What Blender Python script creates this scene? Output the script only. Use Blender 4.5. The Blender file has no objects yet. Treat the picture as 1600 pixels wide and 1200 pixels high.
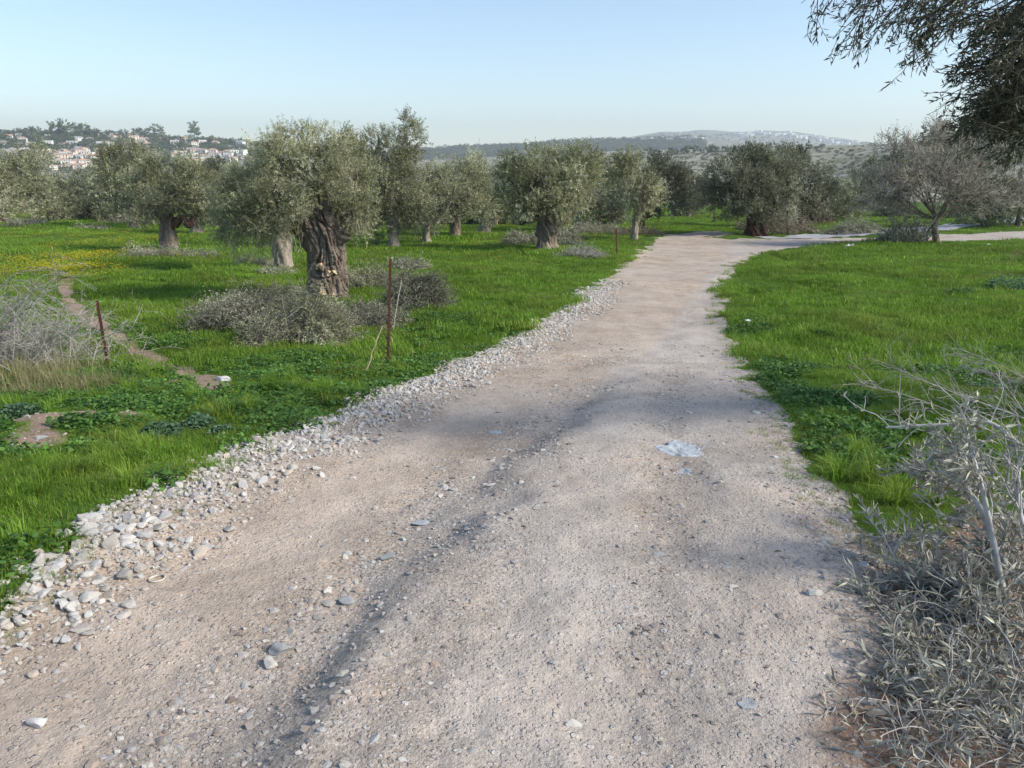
import bpy, math, random
import numpy as np

# ------------------------------------------------------------------ camera, world, sun, exposure
PITCH = math.radians(15.8); FPX = 1203.0; CAMZ = 1.75
sc = bpy.context.scene
cd = bpy.data.cameras.new('camera'); cam = bpy.data.objects.new('camera', cd)
sc.collection.objects.link(cam)
cd.sensor_fit = 'HORIZONTAL'; cd.sensor_width = 36.0; cd.lens = 36.0 * FPX / 1600.0
cd.clip_start = 0.05; cd.clip_end = 20000
cam.location = (0, 0, CAMZ); cam.rotation_euler = (math.pi / 2 - PITCH, 0, 0)
sc.camera = cam

SUN_EL = math.radians(35); SUN_AZ = math.radians(106)      # clockwise from +Y (forward)
world = bpy.data.worlds.new('World'); sc.world = world; world.use_nodes = True
wn = world.node_tree; bg = wn.nodes['Background']
sky = wn.nodes.new('ShaderNodeTexSky'); sky.sky_type = 'NISHITA'; sky.sun_disc = False
sky.sun_elevation = SUN_EL; sky.sun_rotation = SUN_AZ
sky.air_density = 1.0; sky.dust_density = 0.25; sky.ozone_density = 1.6; sky.altitude = 100
wn.links.new(sky.outputs[0], bg.inputs[0]); bg.inputs[1].default_value = 0.135
sd_ = bpy.data.lights.new('sun', 'SUN'); sd_.energy = 4.0; sd_.angle = math.radians(15.0); sd_.color = (1.0, 0.92, 0.80)
sun = bpy.data.objects.new('sun', sd_); sc.collection.objects.link(sun)
sun.location = (60, -10, 60)
from mathutils import Vector
tosun = Vector((math.sin(SUN_AZ) * math.cos(SUN_EL), math.cos(SUN_AZ) * math.cos(SUN_EL), math.sin(SUN_EL)))
sun.rotation_euler = (-tosun).to_track_quat('-Z', 'Y').to_euler()
vs = sc.view_settings; vs.view_transform = 'Standard'; vs.look = 'None'; vs.gamma = 1; vs.use_curve_mapping = False
vs.exposure = 0.60
sc.render.engine = 'CYCLES'
sc.cycles.max_bounces = 6; sc.cycles.diffuse_bounces = 3; sc.cycles.transmission_bounces = 4
sc.cycles.transparent_max_bounces = 8; sc.cycles.volume_bounces = 0

# ------------------------------------------------------------------ numpy helpers
R = np.random.RandomState(7)
def rs(n): return np.random.RandomState(n)
def sm(a, b, x):
    t = np.clip((np.asarray(x, float) - a) / (b - a), 0, 1); return t * t * (3 - 2 * t)
def _h(ix, iy, iz, s):
    n = (ix.astype(np.int64) * 374761393 + iy.astype(np.int64) * 668265263 + iz.astype(np.int64) * 2147483647 % 1274126177 + s * 974634777) & 0x7fffffff
    n = ((n ^ (n >> 13)) * 1274126177) & 0x7fffffff
    n = ((n ^ (n >> 15)) * 668265263) & 0x7fffffff
    return (n ^ (n >> 16)).astype(float) / 0x7fffffff * 2 - 1
def noise3(x, y, z, s=0):
    x, y, z = np.broadcast_arrays(np.asarray(x, float), np.asarray(y, float), np.asarray(z, float))
    ix, iy, iz = np.floor(x).astype(int), np.floor(y).astype(int), np.floor(z).astype(int)
    fx, fy, fz = x - ix, y - iy, z - iz
    ux, uy, uz = fx*fx*fx*(fx*(fx*6-15)+10), fy*fy*fy*(fy*(fy*6-15)+10), fz*fz*fz*(fz*(fz*6-15)+10)
    def L(a, b, t): return a + (b - a) * t
    c = lambda i, j, k: _h(ix + i, iy + j, iz + k, s)
    return L(L(L(c(0,0,0), c(1,0,0), ux), L(c(0,1,0), c(1,1,0), ux), uy), L(L(c(0,0,1), c(1,0,1), ux), L(c(0,1,1), c(1,1,1), ux), uy), uz)
def noise2(x, y, s=0):
    x = np.asarray(x, float); y = np.asarray(y, float)
    ix, iy = np.floor(x).astype(int), np.floor(y).astype(int); fx, fy = x - ix, y - iy
    ux, uy = fx*fx*fx*(fx*(fx*6-15)+10), fy*fy*fy*(fy*(fy*6-15)+10); z = np.zeros_like(ix)
    a, b, c, d = _h(ix, iy, z, s), _h(ix+1, iy, z, s), _h(ix, iy+1, z, s), _h(ix+1, iy+1, z, s)
    return (a + (b-a)*ux) * (1-uy) + (c + (d-c)*ux) * uy
def fbm2(x, y, o=4, s=0):
    t = 0; a = 1.0
    for i in range(o): t = t + a * noise2(np.asarray(x)*2**i + 17.3*i, np.asarray(y)*2**i - 9.1*i, s + i); a *= .5
    return t
def fbm3(x, y, z, o=3, s=0):
    t = 0; a = 1.0
    for i in range(o): t = t + a * noise3(x*2**i + 11*i, y*2**i, z*2**i, s + i); a *= .5
    return t
def unit(v): return v / np.maximum(np.linalg.norm(v, axis=-1, keepdims=True), 1e-9)

# ------------------------------------------------------------------ pixel <-> place (photograph pixels, 1600 x 1200)
CP, SP = math.cos(PITCH), math.sin(PITCH)
def ray(px, py):
    px = np.asarray(px, float); py = np.asarray(py, float)
    a = (px - 800) / FPX; b = (600 - py) / FPX
    return np.stack([a, CP + b * SP, -SP + b * CP], -1)
def H0(x, y):
    y = np.asarray(y, float)
    return -(0.85 * sm(2, 14, y) + 0.024 * np.clip(y, 0, 150))
def gp(px, py):
    d = ray(px, py); t = np.ones(d.shape[:-1]) * 5.0
    for _ in range(60):
        t = 0.5 * t + 0.5 * np.minimum((H0(t * d[..., 0], t * d[..., 1]) - CAMZ) / np.minimum(d[..., 2], -0.01), 400)
    return np.stack([t * d[..., 0], t * d[..., 1]], -1)
def at_y(px, py, Y):
    d = ray(px, py); t = Y / d[..., 1]
    return np.stack([t * d[..., 0], t * d[..., 1], CAMZ + t * d[..., 2]], -1)

def seg_dist(P, poly, closed=False):
    """distance to a polyline, and signed side (left of travel > 0)"""
    best = np.full(P.shape[0], 1e9); side = np.zeros(P.shape[0])
    n = len(poly)
    for i in range(n if closed else n - 1):
        a = poly[i]; b = poly[(i + 1) % n]; ab = b - a
        t = np.clip(((P - a) @ ab) / max(ab @ ab, 1e-9), 0, 1)
        q = a + t[:, None] * ab; v = P - q; d = np.hypot(v[:, 0], v[:, 1])
        cr = ab[0] * (P[:, 1] - a[1]) - ab[1] * (P[:, 0] - a[0])
        m = d < best; best[m] = d[m]; side[m] = np.sign(cr[m])
    return best, side
def inside(P, poly):
    r = np.zeros(P.shape[0], bool); n = len(poly)
    for i in range(n):
        a = poly[i]; b = poly[(i + 1) % n]
        c = ((a[1] > P[:, 1]) != (b[1] > P[:, 1]))
        with np.errstate(divide='ignore', invalid='ignore'):
            xx = (b[0] - a[0]) * (P[:, 1] - a[1]) / (b[1] - a[1]) + a[0]
        r ^= c & (P[:, 0] < xx)
    return r
def sdist(P, poly):
    d, _ = seg_dist(P, poly, True); return np.where(inside(P, poly), d, -d)
def W(pts): return gp(np.array([p[0] for p in pts]), np.array([p[1] for p in pts]))

ROAD_L = [(0,925),(60,878),(150,806),(240,765),(300,738),(380,697),(480,652),(560,622),(640,590),(740,550),(850,500),(905,465),(960,422),(1005,390),(1030,371)]
ROAD_TOP = [(1050,366),(1135,374),(1250,372),(1400,371),(1500,366),(1600,360),(1760,352)]
ROAD_R = [(1760,372),(1600,374),(1480,376),(1380,379),(1290,384),(1210,391),(1165,405),(1140,425),(1130,455),(1133,500),(1160,555),(1205,620),(1250,680),(1290,745),(1325,800),(1370,850)]
_l = W(ROAD_L); _t = W(ROAD_TOP); _r = W(ROAD_R)
ROAD = np.vstack([[[-3.6, 0.2], [-2.9, 1.6]], _l, _t, _r, [[2.1, 3.0], [1.75, 2.2], [1.9, 1.0], [2.0, -3.0], [-3.6, -3.0]]])
TRACK = [W([(1030,366),(1060,364),(1110,362),(1160,366),(1120,370),(1060,372)])]
LITTER = W([(1385,850),(1440,800),(1700,780),(1800,1300),(1250,1300),(1310,1000)])
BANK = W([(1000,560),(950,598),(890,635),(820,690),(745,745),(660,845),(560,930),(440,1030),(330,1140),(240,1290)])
TRAIL = W([(105,430),(100,458),(128,495),(170,522),(235,548),(290,575),(345,602)])
SOIL = W([(30,690),(75,655),(140,648),(205,652)])
PATHF = W([(800,352),(860,350),(905,353),(960,362)])
GRAV = [W([(1045,640),(1060,700),(1065,800),(1075,900),(1010,1010),(980,1100)])]

TRK1 = W([(1030,520),(985,600),(940,700),(900,820),(870,960),(850,1190)]); TRK2 = W([(1095,520),(1125,620),(1150,720),(1180,860),(1205,1000),(1225,1190)]); TRK3 = W([(800,600),(640,690),(480,800),(330,900),(150,1040),(0,1160)])
def fields(x, y):
    P = np.stack([x, y], -1)
    r = np.hypot(x, y)
    n = fbm2(x * 2.2, y * 2.2, 4, 3)
    wob = np.clip(0.05 + 0.006 * r, 0, .20)
    road = sdist(P, ROAD) + n * wob * 1.3
    trk = sdist(P, TRACK[0])
    road = np.maximum(road, trk)
    litter = sdist(P, LITTER) + n * .15
    dt, _ = seg_dist(P, TRAIL); trail = 0.20 - dt + n * .07
    ds, _ = seg_dist(P, SOIL); soil = 0.22 - ds + n * .12
    dg, _ = seg_dist(P, GRAV[0]); grav = 0.16 - dg + n * .12
    db, sb = seg_dist(P, BANK); sb = -sb; grav = np.maximum(grav, (.20 - np.abs(db * sb + .08) + n * .12) * (y < 9) * .55)  # gravel mask also takes the bank slope, whose shade is painted as colour
    tk = 1e9
    for T_ in (TRK1, TRK2, TRK3): tk = np.minimum(tk, seg_dist(P, T_)[0])
    track = 1 - sm(.10, .42, tk + n * .12); warm = sm(.0, .5, db * sb)
    dl, _ = seg_dist(P, np.vstack([[[-3.6, 0.2], [-2.9, 1.6]], _l]))
    verge = np.where(road > -.25, np.clip(0.76 + .03 * r, 0, 1.05) - dl, -1) + n * .22
    return dict(road=road, litter=litter, trail=trail, soil=soil, grav=grav, verge=verge, track=track, warm=warm)
def H(x, y):
    x = np.asarray(x, float); y = np.asarray(y, float)
    shp = x.shape; x = x.ravel(); y = y.ravel()
    P = np.stack([x, y], -1); r = np.hypot(x, y)
    z = H0(x, y)
    near = 1 - sm(60, 140, r)
    rd = sm(-0.2, 0.5, sdist(P, ROAD))
    z = z + near * (1 - rd) * (0.10 * noise2(x * .35, y * .35, 5) * sm(4, 14, r) + 0.07 * noise2(x * 1.1, y * 1.1, 6) * sm(2, 7, r) + .035 * noise2(x * 2.6, y * 2.6, 7) * sm(2, 6, r) - .03)
    d, s = seg_dist(P, BANK); s = -s
    fade = sm(-1, 1.5, y) * (1 - sm(7, 11, y))
    z = z - 0.11 * fade * rd * sm(-0.42, 0.12, d * s + .12 * noise2(x * 2.3, y * 2.3, 9)) * (1 - sm(.7, 2.0, d) * .8)
    z = z + rd * near * (0.022 * noise2(x * 1.3, y * 1.3, 11) + 0.010 * noise2(x * 5, y * 5, 12) + .005 * noise2(x * 17, y * 17, 13) * (r < 14))
    for gpath in GRAV:
        dg, _ = seg_dist(P, gpath); z = z - 0.03 * np.exp(-(dg / .25) ** 2) * rd
    return z.reshape(shp)
def Hs(x, y): return float(H(np.array([x]), np.array([y]))[0])

# ------------------------------------------------------------------ mesh building
col = sc.collection
def mesh_data(name, V, Fs, mat, tint=None, smooth=False):
    V = np.asarray(V, np.float32).reshape(-1, 3)
    if isinstance(Fs, np.ndarray): Fs = [Fs]
    Fs = [np.asarray(f, np.int32) for f in Fs if len(f)]
    me = bpy.data.meshes.new(name); me.vertices.add(len(V)); me.vertices.foreach_set('co', V.ravel())
    nl = sum(f.size for f in Fs); nf = sum(len(f) for f in Fs)
    me.loops.add(nl); me.loops.foreach_set('vertex_index', np.concatenate([f.ravel() for f in Fs]))
    tot = np.concatenate([np.full(len(f), f.shape[1], np.int32) for f in Fs])
    st = np.concatenate([[0], np.cumsum(tot)[:-1]]).astype(np.int32)
    me.polygons.add(nf); me.polygons.foreach_set('loop_start', st); me.polygons.foreach_set('loop_total', tot)
    me.polygons.foreach_set('use_smooth', np.full(nf, bool(smooth)))
    if tint is not None:
        a = me.attributes.new('tint', 'FLOAT', 'FACE'); a.data.foreach_set('value', np.asarray(tint, np.float32))
    for m in (mat if isinstance(mat, (list, tuple)) else [mat]):
        if m: me.materials.append(m)
    me.update(calc_edges=True)
    return me
def link(name, me, parent=None, loc=None, rotz=0, scale=1):
    o = bpy.data.objects.new(name, me); col.objects.link(o)
    if parent: o.parent = parent
    if loc is not None: o.location = loc
    o.rotation_euler.z = rotz
    if scale != 1: o.scale = (scale,) * 3 if np.isscalar(scale) else scale
    return o
def mk(name, V, Fs, mat, parent=None, tint=None, smooth=False, **k):
    return link(name, mesh_data(name, V, Fs, mat, tint, smooth), parent, **k)
def tag(o, label=None, cat=None, group=None, kind=None):
    if label: o['label'] = label
    if cat: o['category'] = cat
    if group: o['group'] = group
    if kind: o['kind'] = kind
    return o
def empty(name, loc, label, cat, group=None, rotz=0):
    o = bpy.data.objects.new(name, None); col.objects.link(o); o.location = loc; o.rotation_euler.z = rotz
    o.empty_display_size = .2
    return tag(o, label, cat, group)

class MB:
    """collects vertices and faces (quads / tris) for one mesh"""
    def __init__(s): s.V = []; s.Q = []; s.T = []; s.tq = []; s.tt = []; s.n = 0
    def add(s, V, Q=None, T=None, tq=None, tt=None):
        V = np.asarray(V, float).reshape(-1, 3)
        if Q is not None and len(Q): s.Q.append(np.asarray(Q) + s.n); s.tq.append(np.full(len(Q), .5) if tq is None else np.broadcast_to(tq, (len(Q),)))
        if T is not None and len(T): s.T.append(np.asarray(T) + s.n); s.tt.append(np.full(len(T), .5) if tt is None else np.broadcast_to(tt, (len(T),)))
        s.V.append(V); s.n += len(V); return s
    def data(s, name, mat, smooth=False):
        Fs = []; t = []
        if s.Q: Fs.append(np.vstack(s.Q)); t.append(np.concatenate(s.tq))
        if s.T: Fs.append(np.vstack(s.T)); t.append(np.concatenate(s.tt))
        return mesh_data(name, np.vstack(s.V), Fs, mat, np.concatenate(t), smooth)
    def build(s, name, mat, parent=None, smooth=False, **k): return link(name, s.data(name, mat, smooth), parent, **k)

def tubes(P, rad, sides=4, tip=True):
    """P (N,K,3) paths, rad (N,K) -> V, Q"""
    P = np.asarray(P, float); N, K = P.shape[:2]; rad = np.broadcast_to(rad, (N, K))
    T = unit(np.gradient(P, axis=1))
    ref = np.zeros_like(T); ref[..., 2] = 1.0
    ref = np.where(np.abs(T[..., 2:3]) > .9, np.array([1.0, 0, 0]), ref) if N * K < 2 else np.broadcast_to(np.where(np.abs(T[:, :1, 2:3]).repeat(K, 1) > .75, np.array([1.0, .13, 0]), np.array([.1, 0, 1.0])), T.shape)
    A = unit(np.cross(T, ref)); B = np.cross(T, A)
    an = np.arange(sides) / sides * 2 * math.pi
    ring = P[:, :, None] + rad[..., None, None] * (A[:, :, None] * np.cos(an)[:, None] + B[:, :, None] * np.sin(an)[:, None])
    V = ring.reshape(-1, 3)
    i = np.arange(N)[:, None, None]; k = np.arange(K - 1)[None, :, None]; j = np.arange(sides)[None, None]
    b = (i * K + k) * sides; a0 = b + j; a1 = b + (j + 1) % sides
    Q = np.stack([a0, a1, a1 + sides, a0 + sides], -1).reshape(-1, 4)
    return V, Q
def leaves(P, D, N_, L, Wd, curl=0.15, fold=False):
    """flat lance-shaped leaves; P base, D along, N_ roughly normal"""
    n = len(P); D = unit(D); S = unit(np.cross(D, N_)); N_ = np.cross(S, D)
    L = np.broadcast_to(L, (n,))[:, None]; Wd = np.broadcast_to(Wd, (n,))[:, None]
    if not fold:
        V = np.stack([P, P + D * L * .45 + S * Wd * .5 + N_ * L * curl * .4, P + D * L, P + D * L * .45 - S * Wd * .5 + N_ * L * curl * .4], 1)
        return V.reshape(-1, 3), np.arange(n * 4).reshape(n, 4)
    c = np.asarray(curl) if np.ndim(curl) else np.full(n, curl); c = c[:, None]
    rows = [(0, .14), (.45, 1.0), (1, .06)]
    vs = []
    for t, w in rows:
        base = P + D * L * t + N_ * L * c * (t * (1 - t)) * 2 - N_ * L * c * t * .6
        vs += [base + S * Wd * .5 * w + N_ * Wd * .22 * w, base, base - S * Wd * .5 * w + N_ * Wd * .22 * w]
    V = np.stack(vs, 1).reshape(-1, 3); q = []
    for k in range(2):
        for j in range(2): q.append([k*3+j, k*3+j+1, k*3+j+4, k*3+j+3])
    Q = (np.arange(n)[:, None, None] * 9 + np.array(q)[None]).reshape(-1, 4)
    return V, Q
def rnd_dir(n, g, up=0.0):
    v = g.normal(size=(n, 3)); v[:, 2] += up; return unit(v)
def children(P, n, l0, l1, spread, g, K=5, t0=.25, grav=0.0, rad=None, wig=.12):
    """n child branches per parent path"""
    N, KP = P.shape[:2]
    idx = np.repeat(np.arange(N), n); t = t0 + (1 - t0) * g.rand(len(idx)); f = t * (KP - 1); k = np.minimum(f.astype(int), KP - 2); u = (f - k)[:, None]
    base = P[idx, k] * (1 - u) + P[idx, k + 1] * u; tan = unit(P[idx, k + 1] - P[idx, k])
    d = unit(tan + spread * g.normal(size=tan.shape)); L = l0 + (l1 - l0) * g.rand(len(idx)); L = L * (1.15 - .5 * t)
    out = [base]; cur = base; dd = d
    for _ in range(K - 1):
        dd = unit(dd + wig * g.normal(size=d.shape) + np.array([0, 0, grav])); cur = cur + dd * (L / (K - 1))[:, None]; out.append(cur)
    C = np.stack(out, 1)
    if rad is None: return C
    pr = rad[idx, k]; r0 = pr * .6
    return C, r0[:, None] * np.linspace(1, .45, K)[None]

# ------------------------------------------------------------------ materials
def mat(name, rough=.9, spec=.2):
    m = bpy.data.materials.new(name); m.use_nodes = True; nt = m.node_tree
    b = nt.nodes['Principled BSDF']; b.inputs['Roughness'].default_value = rough; b.inputs['Specular IOR Level'].default_value = spec
    return m, nt, b
class NT:
    def __init__(s, nt): s.nt = nt
    def n(s, t, **k):
        x = s.nt.nodes.new(t)
        for a, v in k.items():
            if a.startswith('i_'): x.inputs[a[2:].replace('_', ' ')].default_value = v
            else: setattr(x, a, v)
        return x
    def l(s, a, b): s.nt.links.new(a, b)
    def coord(s):
        return s.n('ShaderNodeNewGeometry').outputs['Position']
    def obj(s): return s.n('ShaderNodeTexCoord').outputs['Object']
    def noise(s, vec, scale, detail=4, rough=.55, dist=0):
        x = s.n('ShaderNodeTexNoise'); s.l(vec, x.inputs['Vector']); x.inputs['Scale'].default_value = scale; x.inputs['Detail'].default_value = detail; x.inputs['Roughness'].default_value = rough; x.inputs['Distortion'].default_value = dist
        return x.outputs['Fac']
    def vor(s, vec, scale, feature='F1', out='Distance', rnd=1):
        x = s.n('ShaderNodeTexVoronoi', feature=feature); s.l(vec, x.inputs['Vector']); x.inputs['Scale'].default_value = scale; x.inputs['Randomness'].default_value = rnd
        return x.outputs[out]
    def ramp(s, f, stops, interp='LINEAR'):
        x = s.n('ShaderNodeValToRGB'); x.color_ramp.interpolation = interp; e = x.color_ramp.elements
        while len(e) < len(stops): e.new(.5)
        for q, (p, c) in zip(e, stops): q.position = p; q.color = (c, c, c, 1) if np.isscalar(c) else (*c, 1)
        s.l(f, x.inputs[0]); return x.outputs[0]
    def mix(s, f, a, b, mode='MIX'):
        x = s.n('ShaderNodeMix', data_type='RGBA', blend_type=mode)
        for v, i in ((f, 0), (a, 6), (b, 7)):
            if hasattr(v, 'is_output'): s.l(v, x.inputs[i])
            else: x.inputs[i].default_value = v if i == 0 else (*v, 1)
        return x.outputs[2]
    def math(s, op, a, b=0.0, c=None):
        x = s.n('ShaderNodeMath', operation=op)
        for i, v in enumerate((a, b) if c is None else (a, b, c)):
            if hasattr(v, 'is_output'): s.l(v, x.inputs[i])
            else: x.inputs[i].default_value = v
        return x.outputs[0]
    def attr(s, name): return s.n('ShaderNodeAttribute', attribute_name=name).outputs['Fac']
    def bump(s, h, strength=.5, dist=.02, prev=None):
        x = s.n('ShaderNodeBump'); x.inputs['Strength'].default_value = strength; x.inputs['Distance'].default_value = dist; s.l(h, x.inputs['Height'])
        if prev is not None: s.l(prev, x.inputs['Normal'])
        return x.outputs[0]

def leafmat(name, stops, trans=.3, rough=.6, spec=.25, vary=.25, nscale=1.2, patch=None):
    """leaf: colour from the face tint, a little per-object variety, some light passing through"""
    m, nt, b = mat(name, rough, spec); t = NT(nt)
    c = t.ramp(t.attr('tint'), stops)
    if patch: c = t.mix(t.ramp(t.noise(t.coord(), patch[1], 5, .65), [(.48, 0.0), (.66, patch[2])]), c, patch[0])
    rnd = t.n('ShaderNodeObjectInfo').outputs['Random']
    f = t.math('MULTIPLY_ADD', rnd, vary, 1 - vary / 2)
    nz = t.noise(t.coord(), nscale, 3); nz = t.math('MULTIPLY_ADD', nz, 1.1, .45)
    f = t.math('MULTIPLY', f, nz)
    hsv = t.n('ShaderNodeHueSaturation'); t.l(c, hsv.inputs['Color']); t.l(f, hsv.inputs['Value'])
    t.l(hsv.outputs[0], b.inputs['Base Color'])
    tr = t.n('ShaderNodeBsdfTranslucent'); t.l(hsv.outputs[0], tr.inputs[0])
    mx = t.n('ShaderNodeMixShader'); mx.inputs[0].default_value = trans
    out = nt.nodes['Material Output']; t.l(b.outputs[0], mx.inputs[1]); t.l(tr.outputs[0], mx.inputs[2]); t.l(mx.outputs[0], out.inputs[0])
    return m
def solid(name, c, rough=.8, var=.15, scale=8, spec=.2, bump=0, bd=.01):
    m, nt, b = mat(name, rough, spec); t = NT(nt); v = t.obj()
    n = t.noise(v, scale, 5)
    c = np.array(c)
    t.l(t.ramp(n, [(.3, tuple(c * (1 - var))), (.7, tuple(np.clip(c * (1 + var), 0, 1)))]), b.inputs['Base Color'])
    if bump: t.l(t.bump(t.noise(v, scale * 3, 6), bump, bd), b.inputs['Normal'])
    return m

M = {}
M['olive'] = leafmat('olive_leaf', [(0, (0.138,0.141,0.076)), (.45, (0.323,0.330,0.184)), (.8, (0.509,0.504,0.316)), (1, (0.716,0.700,0.532))], .3)
M['olive_dark'] = leafmat('olive_leaf_dark_shaded', [(0, (0.077,0.084,0.051)), (.5, (0.186,0.193,0.123)), (.85, (0.333,0.340,0.232)), (1, (0.539,0.539,0.410))], .28)  # darker olive leaf; shade of the backlit right-hand crowns is in its colour
M['olive_pale'] = leafmat('olive_leaf_silver', [(0, (0.178,0.184,0.103)), (.45, (0.356,0.362,0.218)), (.8, (0.512,0.512,0.337)), (1, (0.668,0.668,0.501))], .3)
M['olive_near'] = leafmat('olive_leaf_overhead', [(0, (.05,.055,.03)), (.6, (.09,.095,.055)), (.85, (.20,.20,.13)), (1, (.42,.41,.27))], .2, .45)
M['grey_leaf'] = leafmat('dried_grey_leaf', [(0, (0.149,0.149,0.108)), (.5, (0.297,0.297,0.209)), (.85, (0.486,0.479,0.351)), (1, (0.729,0.702,0.513))], .2, .8)
M['litter_leaf'] = leafmat('litter_leaf', [(0, (0.162,0.148,0.114)), (.5, (0.345,0.335,0.273)), (.85, (0.505,0.492,0.399)), (1, (0.711,0.677,0.478))], .15, .6)
M['grass'] = leafmat('grass_blade', [(0, (0.075,0.146,0.014)), (.5, (0.156,0.288,0.025)), (.9, (0.244,0.381,0.048)), (1, (0.460,0.443,0.166))], .4, .55, .25, .5, .5, patch=((.20, .235, .045), .55, .75))
M['dry_grass'] = leafmat('dry_grass_blade', [(0, (.16,.17,.06)), (.5, (.27,.25,.12)), (1, (.42,.38,.22))], .25, .8)
M['weed'] = leafmat('weed_leaf', [(0, (0.042,0.099,0.018)), (.5, (0.078,0.174,0.031)), (1, (0.135,0.248,0.050))], .25, .55)
M['mallow'] = leafmat('mallow_leaf', [(0, (.05,.10,.05)), (.6, (.09,.165,.08)), (1, (.15,.24,.14))], .2, .6)
M['flower'] = leafmat('yellow_petal', [(0, (.55,.45,.01)), (1, (.8,.68,.03))], .3, .6)
M['far_leaf'] = leafmat('far_tree_leaf', [(0, (0.066,0.083,0.039)), (.6, (0.132,0.160,0.072)), (1, (0.220,0.242,0.121))], .15, .8, .1, .6, .05)
M['scrub'] = leafmat('scrub_leaf', [(0, (.10,.11,.06)), (.6, (.19,.20,.12)), (1, (.32,.32,.21))], .15, .8, .1, .5, .05)
M['brown_leaf'] = leafmat('dry_brown_leaf', [(0, (0.144,0.104,0.068)), (.6, (0.243,0.189,0.131)), (1, (0.378,0.315,0.225))], .2, .8)

def barkmat(name, c0, c1, c2, sc_=7):
    m, nt, b = mat(name, .95, .1); t = NT(nt); v = t.obj()
    mp = t.n('ShaderNodeMapping'); mp.inputs['Scale'].default_value = (1, 1, .35); t.l(v, mp.inputs[0]); v2 = mp.outputs[0]
    n1 = t.noise(v2, sc_, 6, .6, .6); n2 = t.noise(v, sc_ * 5, 4, .6)
    c = t.ramp(n1, [(.3, c0), (.5, c1), (.72, c2)])
    c = t.mix(t.math('MULTIPLY', n2, .5), c, tuple(np.array(c0) * .8))
    t.l(c, b.inputs['Base Color'])
    h = t.math('ADD', n1, t.math('MULTIPLY', n2, .5))
    t.l(t.bump(h, .9, .06), b.inputs['Normal'])
    return m
M['bark'] = barkmat('olive_bark', (.12,.095,.072), (.25,.20,.16), (.40,.35,.29))
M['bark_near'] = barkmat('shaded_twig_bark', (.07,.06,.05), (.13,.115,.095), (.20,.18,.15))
M['bark_pale'] = barkmat('olive_bark_weathered', (.20,.17,.13), (.36,.31,.25), (.50,.45,.38))
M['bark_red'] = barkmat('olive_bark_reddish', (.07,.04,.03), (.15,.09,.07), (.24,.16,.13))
M['twig'] = solid('yellow_grey_twig', (.34,.31,.22), .9, .3, 20)
M['twig_grey'] = solid('grey_twig', (.33,.31,.28), .9, .3, 20)
M['twig_brush'] = solid('brushwood_twig', (.20,.19,.15), .9, .35, 6)
M['twig_brown'] = solid('brown_twig', (.37,.345,.29), .9, .35, 3)
M['limb_pale'] = solid('pale_smooth_limb', (.42,.41,.39), .85, .3, 14, bump=.3)
M['cut'] = solid('fresh_cut_wood', (.72,.52,.30), .8, .15, 30)
M['rust'] = solid('rusty_iron', (.13,.055,.04), .9, .45, 25, bump=.4, bd=.004)
M['wood_grey'] = solid('weathered_wood', (.38,.35,.29), .9, .3, 18, bump=.4)
M['wood_yellow'] = solid('yellowed_cane', (.36,.31,.19), .85, .35, 14)
M['wire'] = solid('fence_wire', (.10,.07,.06), .7, .3, 20)
M['plastic_white'] = solid('white_litter', (.75,.78,.80), .5, .1, 8)
M['ring'] = solid('dusty_ring', (.50,.46,.38), .8, .15, 20)
M['asphalt'] = solid('asphalt', (.34,.34,.36), .9, .12, 3)

def stonemat(name, ramp_):
    m, nt, b = mat(name, .85, .25); t = NT(nt); v = t.obj()
    r = t.n('ShaderNodeObjectInfo').outputs['Random']
    c = t.ramp(r, ramp_)
    n = t.noise(v, 14, 6, .65); c = t.mix(1.0, c, t.ramp(n, [(.3, .66), (.65, 1.0)]), 'MULTIPLY')
    t.l(c, b.inputs['Base Color']); t.l(t.bump(t.noise(v, 22, 5), .5, .02), b.inputs['Normal'])
    return m
M['stone'] = stonemat('limestone', [(0, (.42,.38,.33)), (.3, (.58,.54,.485)), (.55, (.70,.665,.61)), (.8, (.52,.515,.50)), (1, (.62,.52,.42))])
M['pebble'] = stonemat('road_pebble', [(0, (.26,.22,.19)), (.35, (.40,.35,.31)), (.6, (.52,.49,.45)), (.85, (.42,.41,.40)), (1, (.50,.38,.29))])
M['stone_grey'] = stonemat('grey_limestone', [(0, (.36,.37,.37)), (1, (.44,.45,.45))])
M['stone_blue'] = stonemat('bluish_flat_rock', [(0, (.44,.475,.51)), (1, (.48,.51,.54))])
M['stone_white'] = stonemat('white_rock', [(0, (.72,.70,.67)), (1, (.76,.74,.71))])
M['clod'] = stonemat('brown_clod', [(0, (.24,.17,.09)), (1, (.28,.19,.10))])

# ground
m, nt, b = mat('ground', .97, .1); t = NT(nt); v = t.coord()
big = t.noise(v, .45, 5, .6); mid = t.noise(v, 3.0, 6, .65); fine = t.noise(v, 38, 6, .7); wet = t.noise(v, 1.1, 4, .6, 1.0)
vcol = t.vor(v, 46, out='Color'); vd = t.vor(v, 46); vcol2 = t.vor(v, 105, out='Color'); vd2 = t.vor(v, 105)
sep = t.n('ShaderNodeSeparateColor'); t.l(vcol, sep.inputs[0]); sep2 = t.n('ShaderNodeSeparateColor'); t.l(vcol2, sep2.inputs[0])
base = t.ramp(mid, [(.28, (.37,.30,.238)), (.5, (.50,.42,.345)), (.72, (.60,.515,.43))])
base = t.mix(t.ramp(big, [(.40, 0.0), (.62, .75)]), base, (.47, .43, .39))
base = t.mix(t.ramp(wet, [(.55, 0.0), (.75, .5)]), base, (.54, .42, .32))
peb = t.ramp(sep.outputs[0], [(0, (.24,.20,.17)), (.5, (.48,.42,.37)), (.85, (.66,.62,.57)), (1, (.80,.77,.73))])
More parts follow.
